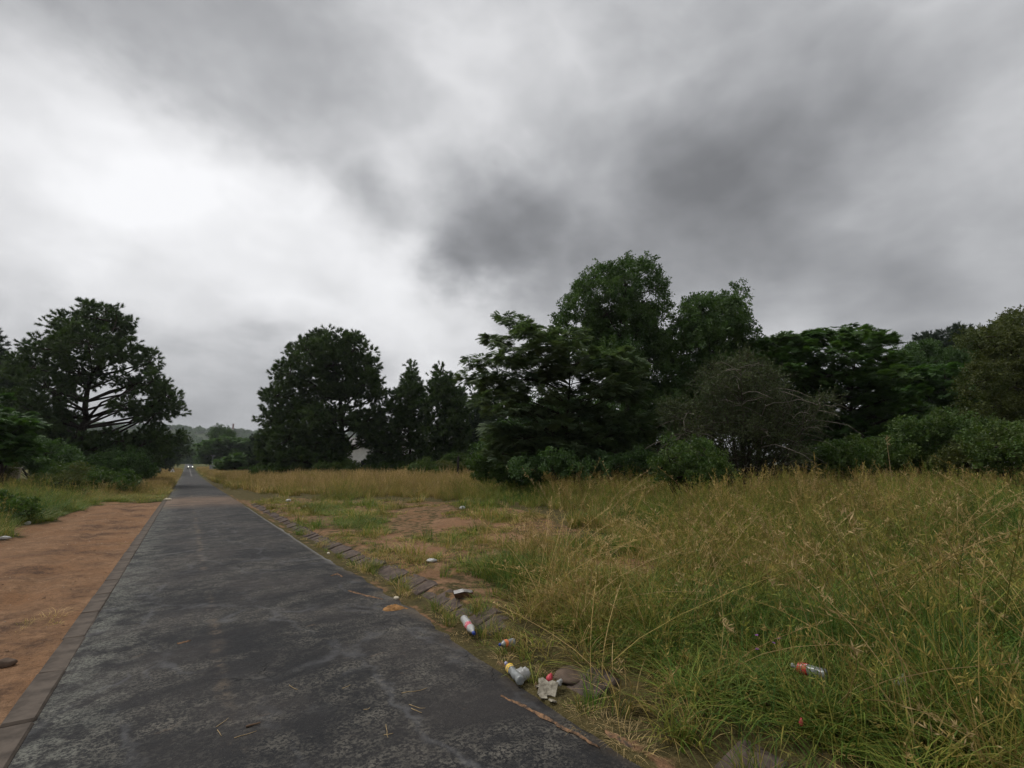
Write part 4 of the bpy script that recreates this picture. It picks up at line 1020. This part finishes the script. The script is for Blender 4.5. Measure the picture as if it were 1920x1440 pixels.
# beige garden wall at the left edge: sections with coping and an end pillar
w1 = at_depth(40, 30); ang = math.radians(176)
gw = empty('garden_wall', w1, (0, 0, ang)); tagobj(gw, 'low beige plastered wall at the left picture edge', 'wall')
for k_ in range(5):
    MB().box(.36 + 2.4 * k_, .36 + 2.4 * k_ + 2.39, -.10, .10, -.3, 1.18).build('wall_panel', M['beige_wall'], gw)
    MB().box(.36 + 2.4 * k_, .36 + 2.4 * k_ + 2.388, -.14, .14, 1.18, 1.25).build('coping', M['concrete'], gw)
pil = MB().box(0, .36, -.18, .18, -.3, 1.32).build('pillar', M['beige_wall'], gw); MB().box(-.04, .40, -.22, .22, 1.32, 1.39).build('cap', M['concrete'], pil)
for (u_, t_, hh, lab) in ((154, 43, .95, 'slim pale concrete post at the foot of the spreading pine'), (165, 43.5, 1.05, 'wide pale concrete block at the foot of the spreading pine')):
    p = at_depth(u_, t_); wd = .12 if hh < 1 else .30
    o = empty('concrete_post', p); tagobj(o, lab, 'post')
    MB().box(-wd, wd, -.12, .12, -.3, hh).build('shaft', M['concrete'], o); MB().box(-wd - .03, wd + .03, -.15, .15, hh, hh + .07).build('cap', M['concrete'], o)

# fence post in the field
p = at_depth(859, 36); fp = empty('fence_post', p); tagobj(fp, 'dark upright fence post standing in the dry grass', 'post')
MB().tube([(0,0,-.3),(.01,0,.8),(.0,.01,1.6),(.02,0,2.05)], [.095,.09,.085,.08], 7).build('post', M['dark_post'], fp)
MB().tube([(.02,0,2.04),(.03,.02,2.35)], [.02,.012], 5).build('bracket', M['dark_post'], fp)

# warning sign (triangle) and name board, left of the far road
p = at_depth(325, 97); p[0] = min(p[0], -1.9); sg = empty('warning_sign', p, (0, 0, math.radians(-4))); tagobj(sg, 'small white triangular warning sign on a post left of the road', 'sign')
MB().tube([(0,0.03,-.3),(0,.03,1.6)], .035, 6).build('post', M['steel'], sg)
def prism_tri(w_, h_, z0, y0, y1):
    return MB().add([(-w_/2,y0,z0),(w_/2,y0,z0),(0,y0,z0+h_),(-w_/2,y1,z0),(w_/2,y1,z0),(0,y1,z0+h_)], [(0,1,2),(5,4,3),(0,3,4,1),(1,4,5,2),(2,5,3,0)])
pt = prism_tri(1.05, .95, .55, -.015, .0).build('border', M['sign_red'], sg); prism_tri(.90, .80, .60, -.022, -.0155).build('face', M['sign_back'], sg)
MB().box(-.06, .06, -.026, -.0225, .72, 1.0).build('symbol', M['dark_post'], sg)
p = at_depth(315, 112); nb_ = empty('name_board', p); tagobj(nb_, 'thin pale street name board on a post behind the triangular sign', 'sign')
MB().tube([(-.38,0,-.3),(-.38,0,2.1)], .03, 6).build('post', M['steel'], nb_); MB().box(-.42, .48, -.045, -.03, 1.85, 2.1).build('board', M['sign_back'], nb_)
# grey board / cabinet right of the road
p = at_depth(398, 118); cb = empty('roadside_board', p); tagobj(cb, 'square grey board on legs right of the far road', 'board')
MB().box(-.55, .55, -.08, .08, .75, 1.85).build('panel', M['steel'], cb)
for sx in (-.4, .4): MB().box(sx - .04, sx + .04, -.04, .04, -.3, .75).build('leg', M['steel'], cb)
MB().box(-.60, .60, -.11, .11, 1.85, 1.9).build('cap', M['steel'], cb)
# utility poles with wires
poles = []
for (u_, t_, hh, lab) in ((398, 124, 4.3, 'thin grey utility pole rising behind the grey roadside board'), (434, 128, 4.2, 'thin pale utility pole showing above the round field bush'), (301, 92, 4.6, 'thin grey utility pole left of the triangular sign')):
    p = at_depth(u_, t_); o = empty('utility_pole', p); tagobj(o, lab, 'utility pole', 'utility poles by the far road')
    MB().tube([(0,0,-.4),(0,0,hh)], [.09,.06], 7).build('pole', M['steel'] if u_ < 430 else M['concrete'], o)
    MB().box(-.45, .45, -.04, .04, hh - .3, hh - .2).build('crossarm', M['steel'], o)
    for sx in (-.4, 0, .4): MB().lathe([(hh-.2,.0),(hh-.2,.035),(hh-.12,.05),(hh-.06,.03),(hh-.05,0)], 6, 'z').add([], []).build('insulator', M['concrete'], o).location = (sx, 0, 0)
    poles.append((p, hh))
for k_, sx in enumerate((-.4, .4)):
    a = poles[0][0] + np.array([sx, 0, poles[0][1] - .05]); b_ = poles[1][0] + np.array([sx, 0, poles[1][1] - .05]); e_ = b_ + (b_ - a) * 2.2
    pts = [a * (1 - f) + b_ * f - np.array([0, 0, .25 * 4 * f * (1 - f)]) for f in np.linspace(0, 1, 9)]
    o = MB().tube(pts, .012, 4).build('power_wire', M['dark_post']); tagobj(o, ('nearer' if k_ == 0 else 'farther') + ' thin wire strung between the two utility poles', 'wire', 'wires between the utility poles')
# striped mast on the far hill
p = CAM + ray(436, 812) * 900; zb = float(hillz(p[0], max(p[1], 900))); ms_ = empty('radio_mast', (p[0], max(p[1], 900), zb)); tagobj(ms_, 'thin mast with dark top standing on the wooded hill', 'mast')
top_z = p[2] + 17 - zb
MB().tube([(0,0,-1),(0,0,top_z * .8)], [1.6, 1.3], 7).build('shaft', M['concrete'], ms_); MB().tube([(0,0,top_z*.8),(0,0,top_z)], [1.5,1.4], 7).build('antenna', M['sign_red'], ms_)

# oncoming car
cp = np.array([1.15, 205.0, float(zroad(205.0)) + .03]); car = empty('car', cp, (math.atan2(.9, 60) * 0, 0, 0)); tagobj(car, 'oncoming car with lit headlights far down the road', 'car')
def loft(rings):
    mb = MB(); n_ = len(rings[0]); b = 0
    for rg in rings: mb.v += [tuple(q) for q in rg]
    for i in range(len(rings) - 1):
        for j in range(n_): mb.f.append((i*n_ + j, i*n_ + (j+1) % n_, (i+1)*n_ + (j+1) % n_, (i+1)*n_ + j))
    mb.f.append(tuple(range(n_))[::-1]); mb.f.append(tuple((len(rings)-1)*n_ + j for j in range(n_))); return mb
def ring(y, hw, z0, z1, ch=.12): return [(-hw,y,z0),(hw,y,z0),(hw+.02,y,.5*(z0+z1)),(hw,y,z1-ch*.5),(hw-ch,y,z1),(-hw+ch,y,z1),(-hw,y,z1-ch*.5),(-hw-.02,y,.5*(z0+z1))]
body = loft([ring(0,.72,.32,.72),ring(.12,.82,.24,.80),ring(.9,.85,.22,.92),ring(1.3,.86,.22,.95),ring(3.6,.86,.22,.96),ring(4.2,.80,.28,.92)]).build('body', M['carpaint'], car, True)
loft([ring(1.15,.80,.92,.96,.05),ring(1.75,.68,.92,1.42),ring(2.9,.68,.92,1.45),ring(3.6,.74,.92,1.0,.05)]).build('cabin', M['glass'], car)
MB().box(-.62, .62, 1.72, 2.92, 1.452, 1.48).build('roof_panel', M['carpaint'], car)
for sx in (-.6, .6):
    MB().lathe([(-.03,.0),(-.03,.09),(.05,.105),(.06,0)], 12, 'x').build('headlight', M['lamp'], car).matrix_local = __import__('mathutils').Matrix.Translation((sx, .02, .62)) @ __import__('mathutils').Matrix.Rotation(math.pi/2, 4, 'Z')
    for yy in (.85, 3.45):
        wh = MB().lathe([(-.1,.0),(-.1,.26),(-.07,.31),(.07,.31),(.1,.26),(.1,0)], 16, 'x').build('wheel', M['rubber'], car); wh.location = (sx * 1.28, yy, .31)
        MB().lathe([(-.012,0),(-.012,.17),(.012,.17),(.012,0)], 12, 'x').build('rim', M['steel'], wh).location = (math.copysign(.10, sx), 0, 0)
MB().box(-.26, .26, -.012, .01, .40, .52).build('number_plate', M['sign_back'], car)
MB().box(-.5, .5, -.008, .01, .56, .66).build('grille', M['rubber'], car)

# ------------------------------------------------------------------ litter
M['pet'] = simple('milky_bottle_plastic', (.47, .47, .45), .28, .10, 30, .5, trans=.25, bstr=.15)
M['pet_clear'] = simple('clear_bottle_plastic', (.36, .38, .37), .2, .12, 25, .5, trans=.45, bstr=.2)
M['bag'] = simple('white_plastic_film', (.56, .56, .55), .45, .08, 20, .4, trans=.1)
M['film'] = simple('clear_plastic_film', (.44, .44, .42), .35, .15, 18, .5, trans=.35)
def labelmat(name, c, c2=(.75, .72, .70), k=.60): 
    m, t, b, out = material(name); co = t.new('ShaderNodeTexCoord').outputs['Object']
    n = t.noise(co, 38, 3, .5); t.put(b, 'Base Color', t.mix(t.maprange(n, k, k + .06), c, c2)); b.inputs['Roughness'].default_value = .45; return m
M['lab_pink'] = labelmat('pink_red_label', (.52, .10, .14)); M['lab_orange'] = labelmat('orange_label', (.75, .20, .07), k=.72)
M['lab_yellow'] = labelmat('yellow_label', (.70, .45, .04), (.72, .62, .45), .62); M['lab_red'] = labelmat('red_label', (.50, .035, .03), k=.62)
M['cap_blue'] = simple('blue_cap', (.02, .05, .28), .4, .1, 5, .4); M['cap_lilac'] = simple('lilac_cap', (.30, .29, .42), .4, .1, 5, .4); M['cap_grey'] = simple('grey_cap', (.35, .36, .36), .4, .1, 5, .4)
M['board'] = simple('dirty_foam_board', (.24, .21, .16), .9, .35, 22, .1, c2=(.47, .43, .34), bstr=.5)
M['red_scrap'] = simple('red_plastic_scrap', (.50, .05, .07), .4, .2, 20, .4)
M['foil'] = simple('dull_foil', (.40, .37, .34), .35, .3, 25, .5, metal=.6, c2=(.62, .58, .55))
M['brown_card'] = simple('brown_card', (.10, .055, .035), .8, .3, 15, .2)
M['stone'] = simple('pale_stone', (.50, .44, .34), .9, .25, 14, .15); M['dark_stone'] = simple('brown_stone', (.11, .08, .06), .9, .3, 9, .15, bstr=.6)
M['dung'] = simple('dried_dung', (.25, .135, .055), .95, .4, 24, .1, bstr=.9); M['mud'] = simple('dried_orange_mud', (.060, .050, .042), .95, .2, 26, .1, c2=(.27, .155, .085), bstr=.7)
M['straw'] = simple('dry_straw', (.34, .25, .13), .8, .2, 20, .2); M['stick'] = simple('dead_stick', (.13, .085, .055), .9, .3, 12, .15)
M['purple'] = simple('purple_petals', (.26, .09, .32), .6, .2, 30, .2); M['stem_green'] = simple('green_stem', (.08, .12, .03), .7, .2, 20, .2)

def crumple(mb, amp, sc, seed):
    v = np.array(mb.v); 
    for a in range(3): v[:, a] += amp * (fbm(v[:, (a+1) % 3] * sc + seed, v[:, (a+2) % 3] * sc + v[:, a] * sc * .7, 1.0, seed + a, 3) - .5) * 2
    mb.v = [tuple(q) for q in v]; return mb
def bottle(label, px0, px1, r, up, lab, capm, plast, seed, lab_at=(.40, .62), L=None, crum=.18, tilt=0.0, cap_first=False):
    """lying bottle from its base at px0 to its cap at px1"""
    p0 = ground_hit(*px0, up=up + r * .8); p1 = ground_hit(*px1, up=up + r * .8); d = p1 - p0; L = L or float(np.linalg.norm(d))
    o = empty('plastic_bottle', p0, (0, -math.atan2(d[2], np.linalg.norm(d[:2])) + tilt, math.atan2(d[1], d[0])))
    tagobj(o, label, 'bottle', 'thrown away plastic bottles')
    prof = [(0,0),(.0,.55*r),(.012*L,.9*r),(.05*L,r),(.20*L,.97*r),(.26*L,.90*r),(.32*L,r),(.40*L,.93*r),(.62*L,.93*r),(.66*L,r),(.74*L,.92*r),(.84*L,.55*r),(.89*L,.32*r),(.93*L,.30*r)]
    crumple(MB().lathe(prof, 18), crum * r, 2.2 / r * .35, seed).build('body', plast, o, True)
    lp = [(lab_at[0]*L,.99*r),(lab_at[0]*L+.002,1.0*r),(.5*(lab_at[0]+lab_at[1])*L,.985*r),(lab_at[1]*L-.002,1.0*r),(lab_at[1]*L,.99*r)]
    crumple(MB().lathe(lp, 18), crum * r, 2.2 / r * .35, seed).build('bottle_label', lab, o, True)
    MB().lathe([(.925*L,0),(.925*L,.37*r),(.93*L,.40*r),(.985*L,.40*r),(L,.36*r),(L,0)], 14).build('cap', capm, o, True)
    return o
bottle('milky bottle with pink label and blue cap lying against the kerb', (870,1160), (889,1188), .040, .05, M['lab_pink'], M['cap_blue'], M['pet'], 3, (.44,.66))
bottle('small clear bottle with orange label in the verge grass', (965,1203), (936,1209), .033, .05, M['lab_orange'], M['cap_blue'], M['pet_clear'], 5, (.50,.70))
bottle('squashed clear bottle with yellow label and lilac cap at the road edge', (977,1277), (948,1243), .034, .02, M['lab_yellow'], M['cap_lilac'], M['pet_clear'], 8, (.58,.76), crum=.28)
bottle('clear bottle with red label lying deep in the long grass', (1552,1266), (1484,1247), .037, .14, M['lab_red'], M['cap_grey'], M['pet_clear'], 11, (.52,.78), crum=.15)

def sheet(name, label, cat, u, v, w_, d_, h_, mat, seed, rot=0.0, group=None, up=0.0, n=14, fold=1.0):
    """crumpled film: a wrinkled closed bag, wider than high"""
    mb = MB(); r_ = random.Random(seed)
    for i in range(n):
        for j in range(n + 2):
            th = math.pi * (i + .5) / n; ph = 2 * math.pi * j / (n + 2)
            k1 = 1 + .55 * fold * (float(fbm(math.cos(ph) * 1.6 + seed, math.sin(ph) * 1.6 + th * 1.3, 1.1, seed, 4)) - .5) * 2
            x = math.sin(th) * math.cos(ph) * w_ / 2 * k1; y = math.sin(th) * math.sin(ph) * d_ / 2 * k1; z = (math.cos(th) * .5 + .5) * h_ * (.6 + .8 * float(fbm(x * 22 + seed, y * 22, 1, seed + 4, 3)))
            mb.v.append((x, y, z))
    q = n + 2
    for i in range(n - 1):
        for j in range(q): mb.f.append((i*q + j, (i+1)*q + j, (i+1)*q + (j+1) % q, i*q + (j+1) % q))
    mb.f.append(tuple(range(q))); mb.f.append(tuple((n-1)*q + j for j in range(q))[::-1])
    o = mesh(name, mb.v, mb.f, mat, smooth=True); p = ground_hit(u, v, up); o.location = tuple(p); o.rotation_euler = (0, 0, rot)
    tagobj(o, label, cat, group); return o
G_L = 'scraps of litter on the verge'
sheet('plastic_bag', 'crumpled clear plastic bag against the yellow label bottle', 'plastic bag', 979, 1276, .085, .12, .10, M['film'], 21, .4)
sheet('plastic_bag', 'white plastic bag lying on the bare soil', 'plastic bag', 810, 1054, .17, .10, .055, M['bag'], 23, -.5)
sheet('paper_scrap', 'white scrap among the far turf by the tall grass', 'litter', 867, 955, .24, .16, .11, M['bag'], 25, .2, G_L)
sheet('paper_scrap', 'white scrap beside the far right kerb', 'litter', 541, 941, .26, .16, .12, M['bag'], 27, .2, G_L)
sheet('paper_scrap', 'flat white scrap right of the far kerb scrap', 'litter', 571, 951, .30, .12, .05, M['bag'], 29, .9, G_L)
sheet('paper_scrap', 'white crumpled wrapper hidden in the grass at lower right', 'litter', 1693, 1296, .12, .08, .09, M['bag'], 31, .2, G_L, .10)
sheet('paper_scrap', 'white scrap at the left picture edge on the dirt', 'litter', 4, 1012, .30, .14, .07, M['bag'], 33, .2, G_L)
sheet('paper_scrap', 'pale blue scrap on the dirt below the weeds', 'litter', 52, 984, .12, .10, .10, M['film'], 35, .2, G_L)
sheet('paper_scrap', 'small white scrap on the bare strip right of the tussock', 'litter', 1077, 1070, .05, .04, .03, M['bag'], 37, .2, G_L)
# foil tray
p = ground_hit(868, 1119); tr = empty('foil_tray', p, (0, 0, -.3)); tagobj(tr, 'crushed dull foil tray behind the kerb stones', 'tray')
crumple(MB().add([(-.10,-.05,.0),(.09,-.06,.0),(.10,.05,.0),(-.09,.06,.0),(-.13,-.07,.05),(.11,-.08,.06),(.13,.07,.05),(-.12,.08,.06)], [(0,3,2,1),(0,1,5,4),(1,2,6,5),(2,3,7,6),(3,0,4,7)]), .012, 9, 41).build('tray', M['brown_card'], tr)
crumple(MB().add([(-.12,-.06,.052),(.0,-.07,.075),(.11,-.06,.058),(.12,.06,.055),(0,.07,.08),(-.11,.07,.06)], [(0,1,4,5),(1,2,3,4)]), .010, 9, 43).build('lid', M['foil'], tr)
# broken foam board at the road edge
def slab(name, poly, th, mat, loc, rot, seed, parent=None):
    r_ = random.Random(seed); n_ = len(poly); mb = MB()
    for z in (0, th): mb.v += [(x + r_.uniform(-.004, .004), y + r_.uniform(-.004, .004), z + r_.uniform(-.004, .004)) for (x, y) in poly]
    mb.v += [(0, 0, -.003), (0, 0, th + .004)]
    for j in range(n_):
        mb.f += [(j, (j+1) % n_, n_ + (j+1) % n_, n_ + j), (2*n_, (j+1) % n_, j), (2*n_ + 1, n_ + j, n_ + (j+1) % n_)]
    o = mesh(name, mb.v, mb.f, mat, parent); o.location = tuple(map(float, loc)); o.rotation_euler = rot; return o
p = ground_hit(1030, 1303); q = .2
o = slab('foam_board', [(-0.072,-0.050),(-0.036,-0.061),(0.022,-0.050),(0.061,-0.054),(0.068,-0.007),(0.072,0.043),(0.029,0.054),(0.000,0.036),(-0.043,0.058),(-0.076,0.050),(-0.065,0.000)], .022, M['board'], p + np.array([0, .02, .038]), (math.radians(52), math.radians(6), math.radians(-38)), 51); tagobj(o, 'dirty cream broken foam board leaning at the road edge', 'foam board')
for k_, (u_, v_, lab) in enumerate(((1018,1307,'small broken foam piece just below the leaning board'),(1036,1315,'flat foam crumb at the road edge nearest the camera'),(1012,1287,'thin foam crumb left of the leaning board'))):
    o = slab('foam_scrap', [(-.03,-.02),(.02,-.025),(.035,.01),(.0,.03),(-.03,.02)], .010, M['board'], ground_hit(u_, v_, .012), (.3, .2, k_ * 1.3), 53 + k_); tagobj(o, lab, 'foam scrap', 'broken foam scraps')
sheet('red_wrapper', 'small red wrapper behind the foam board', 'litter', 1031, 1280, .05, .035, .07, M['red_scrap'], 57, .2, G_L, .05)
sheet('red_wrapper', 'thin red scrap deep in the near grass', 'litter', 1503, 1362, .03, .02, .045, M['red_scrap'], 58, .2, G_L, .08)
sheet('plastic_bag', 'pale plastic twist right of the red wrapper', 'plastic bag', 1049, 1286, .07, .04, .05, M['film'], 59, .5, None, .03)
# stones
def stone(label, u, v, w_, d_, h_, mat, seed, name='stone', cat='stone', group='loose stones'):
    o = sheet(name, label, cat, u, v, w_, d_, h_, mat, seed, seed * .7, group, -.01, 8, .45); return o
stone('small pale stone at the road edge below the kerb', 743, 1125, .085, .06, .05, M['stone'], 61)
stone('pale stone at the end of the left kerb', 314, 939, .40, .22, .14, M['stone'], 62)
stone('dark brown stone on the dirt left of the kerb', 10, 1252, .15, .10, .07, M['dark_stone'], 63)
stone('broad brown stone half buried behind the foam board', 1072, 1274, .34, .28, .07, M['dark_stone'], 64)
stone('tiny white pebble on the asphalt near the middle', 780, 1252, .022, .015, .012, M['stone'], 65)
stone('tiny pale pebble on the asphalt near the road edge', 813, 1295, .02, .014, .012, M['stone'], 66)
stone('flat tan lump on the asphalt below the dried dung', 690, 1206, .07, .05, .02, M['mud'], 67)
stone('small dark stone on the far right part of the asphalt', 552, 1019, .07, .05, .05, M['dark_stone'], 68)
stone('white pebble at the lower left of the asphalt', 50, 1408, .02, .016, .014, M['stone'], 69)
stone('small white stone at the far right kerb', 616, 1040, .08, .05, .05, M['stone'], 70)
# dung heap and mud
def heap(name, label, cat, u, v, w_, d_, h_, mat, seed, rot):
    n_ = 22; mb = MB(); p = ground_hit(u, v); z0 = float(zroad(p[1])) + .03
    for i in range(n_):
        for j in range(n_):
            x = (i / (n_-1) - .5) * 2; y = (j / (n_-1) - .5) * 2; rr_ = math.hypot(x, y)
            e = max(0, 1 - rr_ / (.72 + .4 * float(fbm(x * 1.6 + seed, y * 1.6, 1, seed, 3)))); z = h_ * (e ** .6) * (.35 + 1.3 * float(fbm(x * 5 + seed, y * 5, 1, seed + 1, 3))) - .012
            mb.v.append((x * w_ / 2, y * d_ / 2, z))
    for i in range(n_ - 1):
        for j in range(n_ - 1): mb.f.append((i*n_ + j, (i+1)*n_ + j, (i+1)*n_ + j + 1, i*n_ + j + 1))
    o = mesh(name, mb.v, mb.f, mat, smooth=True); o.location = (p[0], p[1], float(zroad(p[1])) + .035 * (1 - (2 * (p[0] - LEDGE) / (redge(p[1]) - LEDGE) - 1) ** 2) + .004); o.rotation_euler = (0, 0, rot)
    tagobj(o, label, cat); return o
heap('dung_heap', 'dried orange brown dung heap on the asphalt', 'dung', 735, 1158, .30, .22, .050, M['dung'], 71, .2)
def ribbon(label, pxs, wid, seed):
    """thin uneven smear of mud following the asphalt"""
    P_ = [ground_hit(*q) for q in pxs]; pts = []
    for i in range(len(P_) - 1):
        for f in np.linspace(0, 1, 14, endpoint=False): pts.append(P_[i] * (1 - f) + P_[i+1] * f)
    pts.append(P_[-1]); c0 = pts[len(pts) // 2]; mb = MB(); n_ = len(pts)
    for i, p in enumerate(pts):
        d_ = pts[min(i + 1, n_ - 1)] - pts[max(i - 1, 0)]; nrm = np.array([-d_[1], d_[0], 0]); nrm /= np.linalg.norm(nrm) + 1e-9; f = i / (n_ - 1)
        ww = wid * (math.sin(math.pi * min(1, f * 1.02 + .02)) ** .6) * (.25 + 1.3 * float(vnoise(i * .37, seed, 1, seed))); sh = wid * .9 * (float(vnoise(i * .23, seed + 3, 1, seed)) - .5)
        for k_, e in enumerate((-1, -.4, .3, 1)):
            q = p + nrm * (sh + e * ww * (1 + .5 * (float(vnoise(i * .9, k_ * 3.1, 1, seed + 2)) - .5))); z = float(zroad(q[1])) + .035 * (1 - (2 * (q[0] - LEDGE) / (redge(q[1]) - LEDGE) - 1) ** 2) + (.010 * float(vnoise(i * .8, k_, 1, seed)) + .003 if abs(e) < .9 else -.002)
            mb.v.append((q[0] - c0[0], q[1] - c0[1], z - c0[2]))
    for i in range(n_ - 1):
        for k_ in range(3): mb.f.append((i*4 + k_, i*4 + k_ + 1, (i+1)*4 + k_ + 1, (i+1)*4 + k_))
    o = mesh('mud_streak', mb.v, mb.f, M['mud'], smooth=True); o.location = tuple(c0); tagobj(o, label, 'mud', 'mud smears on the asphalt'); return o
ribbon('long orange mud streak at the lower right of the asphalt', [(938,1334),(985,1352),(1040,1385),(1085,1410),(1125,1436)], .019, 73)
ribbon('thin orange mud smear above the dung heap', [(652,1124),(680,1130),(718,1138)], .028, 75)
ribbon('faint orange mud spot beyond the dung heap', [(618,1094),(632,1088),(642,1096)], .03, 77)
ribbon('short orange mud patch at the bottom right road edge', [(1135,1372),(1165,1386),(1192,1402)], .035, 79)
ribbon('tan mud smear left of the road middle', [(330,1232),(345,1228),(356,1225)], .018, 80)

# sticks and straw on the asphalt
def stick(label, a, b_, r_, mat, seed, name='stick', cat='stick', n=5):
    p0 = ground_hit(*a); p1 = ground_hit(*b_); rr_ = random.Random(seed); pts = []
    for i in range(n):
        f = i / (n - 1); q = p0 * (1 - f) + p1 * f + .03 * np.linalg.norm(p1 - p0) * np.array([rr_.uniform(-1, 1), rr_.uniform(-1, 1), 0]) * (0 < i < n - 1)
        q[2] = float(zroad(q[1])) + .035 * (1 - (2 * (q[0] - LEDGE) / (redge(q[1]) - LEDGE) - 1) ** 2) + r_ + .001 + .01 * rr_.random() * (i == n - 1); pts.append(q)
    o = MB().tube(pts, [r_ * (1 - .1 * i) for i in range(n)], 6).build(name, mat, None, True); tagobj(o, label, cat, 'sticks and straw on the asphalt'); return o
stick('short dark bark piece at the bottom of the road', (458,1404), (485,1396), .007, M['stick'], 81)
for k_, (a, b_, lab) in enumerate((((402,1402),(425,1386),'pale straw left of the dark bark piece'),((436,1425),(478,1412),'long straw just below the dark bark piece'),((404,1408),(412,1421),'short straw below the pale straw'),
      ((766,1356),(796,1366),'bent straw at lower middle of the asphalt'),((770,1364),(790,1374),'straw crossing the bent straw'),((722,1398),(726,1426),'upright looking forked straw at the bottom edge'),((718,1420),(736,1416),'short straw across the forked straw'),
      ((752,1333),(800,1324),'long thin straw right of the middle'),((680,1368),(692,1366),'tiny straw left of the bent straw'),((540,1318),(556,1330),'tiny pale straw in the middle of the road'),((640,1325),(655,1318),'tiny straw near the middle right'))):
    stick(lab, a, b_, .0022, M['straw'], 90 + k_, 'straw', 'straw')
# purple wild flowers in the grass
for k_, (u_, v_, lab) in enumerate(((1424,1192,'purple wildflower highest of the cluster in the long grass'),(1425,1218,'purple wildflower lowest of the cluster in the long grass'),(1467,1198,'purple wildflower rightmost of the cluster in the long grass'),(1456,1206,'small purple wildflower between the others'))):
    p = ground_hit(u_, v_ + 70); d_ = ray(u_, v_); tt = math.hypot(p[0], p[1]) / math.hypot(d_[0], d_[1]); top = CAM + d_ * tt; hh = float(top[2] - p[2])
    o = empty('wildflower', p); tagobj(o, lab, 'flower', 'purple wildflowers in the grass')
    MB().tube([(0,0,0),(.01,.0,hh*.5),(0,0,hh)], .0018, 4).build('stem', M['stem_green'], o); mb = MB(); r_ = random.Random(k_)
    for i in range(7):
        a_ = i * .9; leaf(mb, (0, 0, hh), np.array([math.cos(a_), math.sin(a_), r_.uniform(-.1, .6)]), np.array([0, 0, 1.]), .016, .010)
    mb.build('petals', M['purple'], o)
# tall dry weed stalk standing above the grass on the right
p = at_depth(1668, 11); d_ = ray(1668, 818); top = CAM + d_ * 11; hh = float(top[2] - p[2]); o = empty('dry_weed', p); tagobj(o, 'single tall dry weed stalk rising above the grass at right', 'weed')
MB().tube([(0,0,-.05),(.02,0,hh*.5),(.0,0,hh)], [.006,.005,.003], 5).build('stem', M['straw'], o); mb = MB(); r_ = random.Random(5)
for i in range(14): leaf(mb, (0, 0, hh * r_.uniform(.9, 1.0)), rdir(r_, .9), rdir(r_), r_.uniform(.05, .12), .010)
mb.build('seed_head', M['straw'], o)

# ------------------------------------------------------------------ haze
m, t, b, out = material('thin_air'); t.n.remove(b); pv = t.new('ShaderNodeVolumePrincipled'); pv.inputs['Density'].default_value = .00016
pv.inputs['Color'].default_value = (.90, .94, 1.0, 1); pv.inputs['Anisotropy'].default_value = .2; t.l.new(pv.outputs[0], out.inputs['Volume'])
hz = MB().box(-2700, 2700, -60, 2200, -16, 150).build('haze', m); tagobj(hz, 'thin grey haze over the far hill', 'haze', kind='stuff')
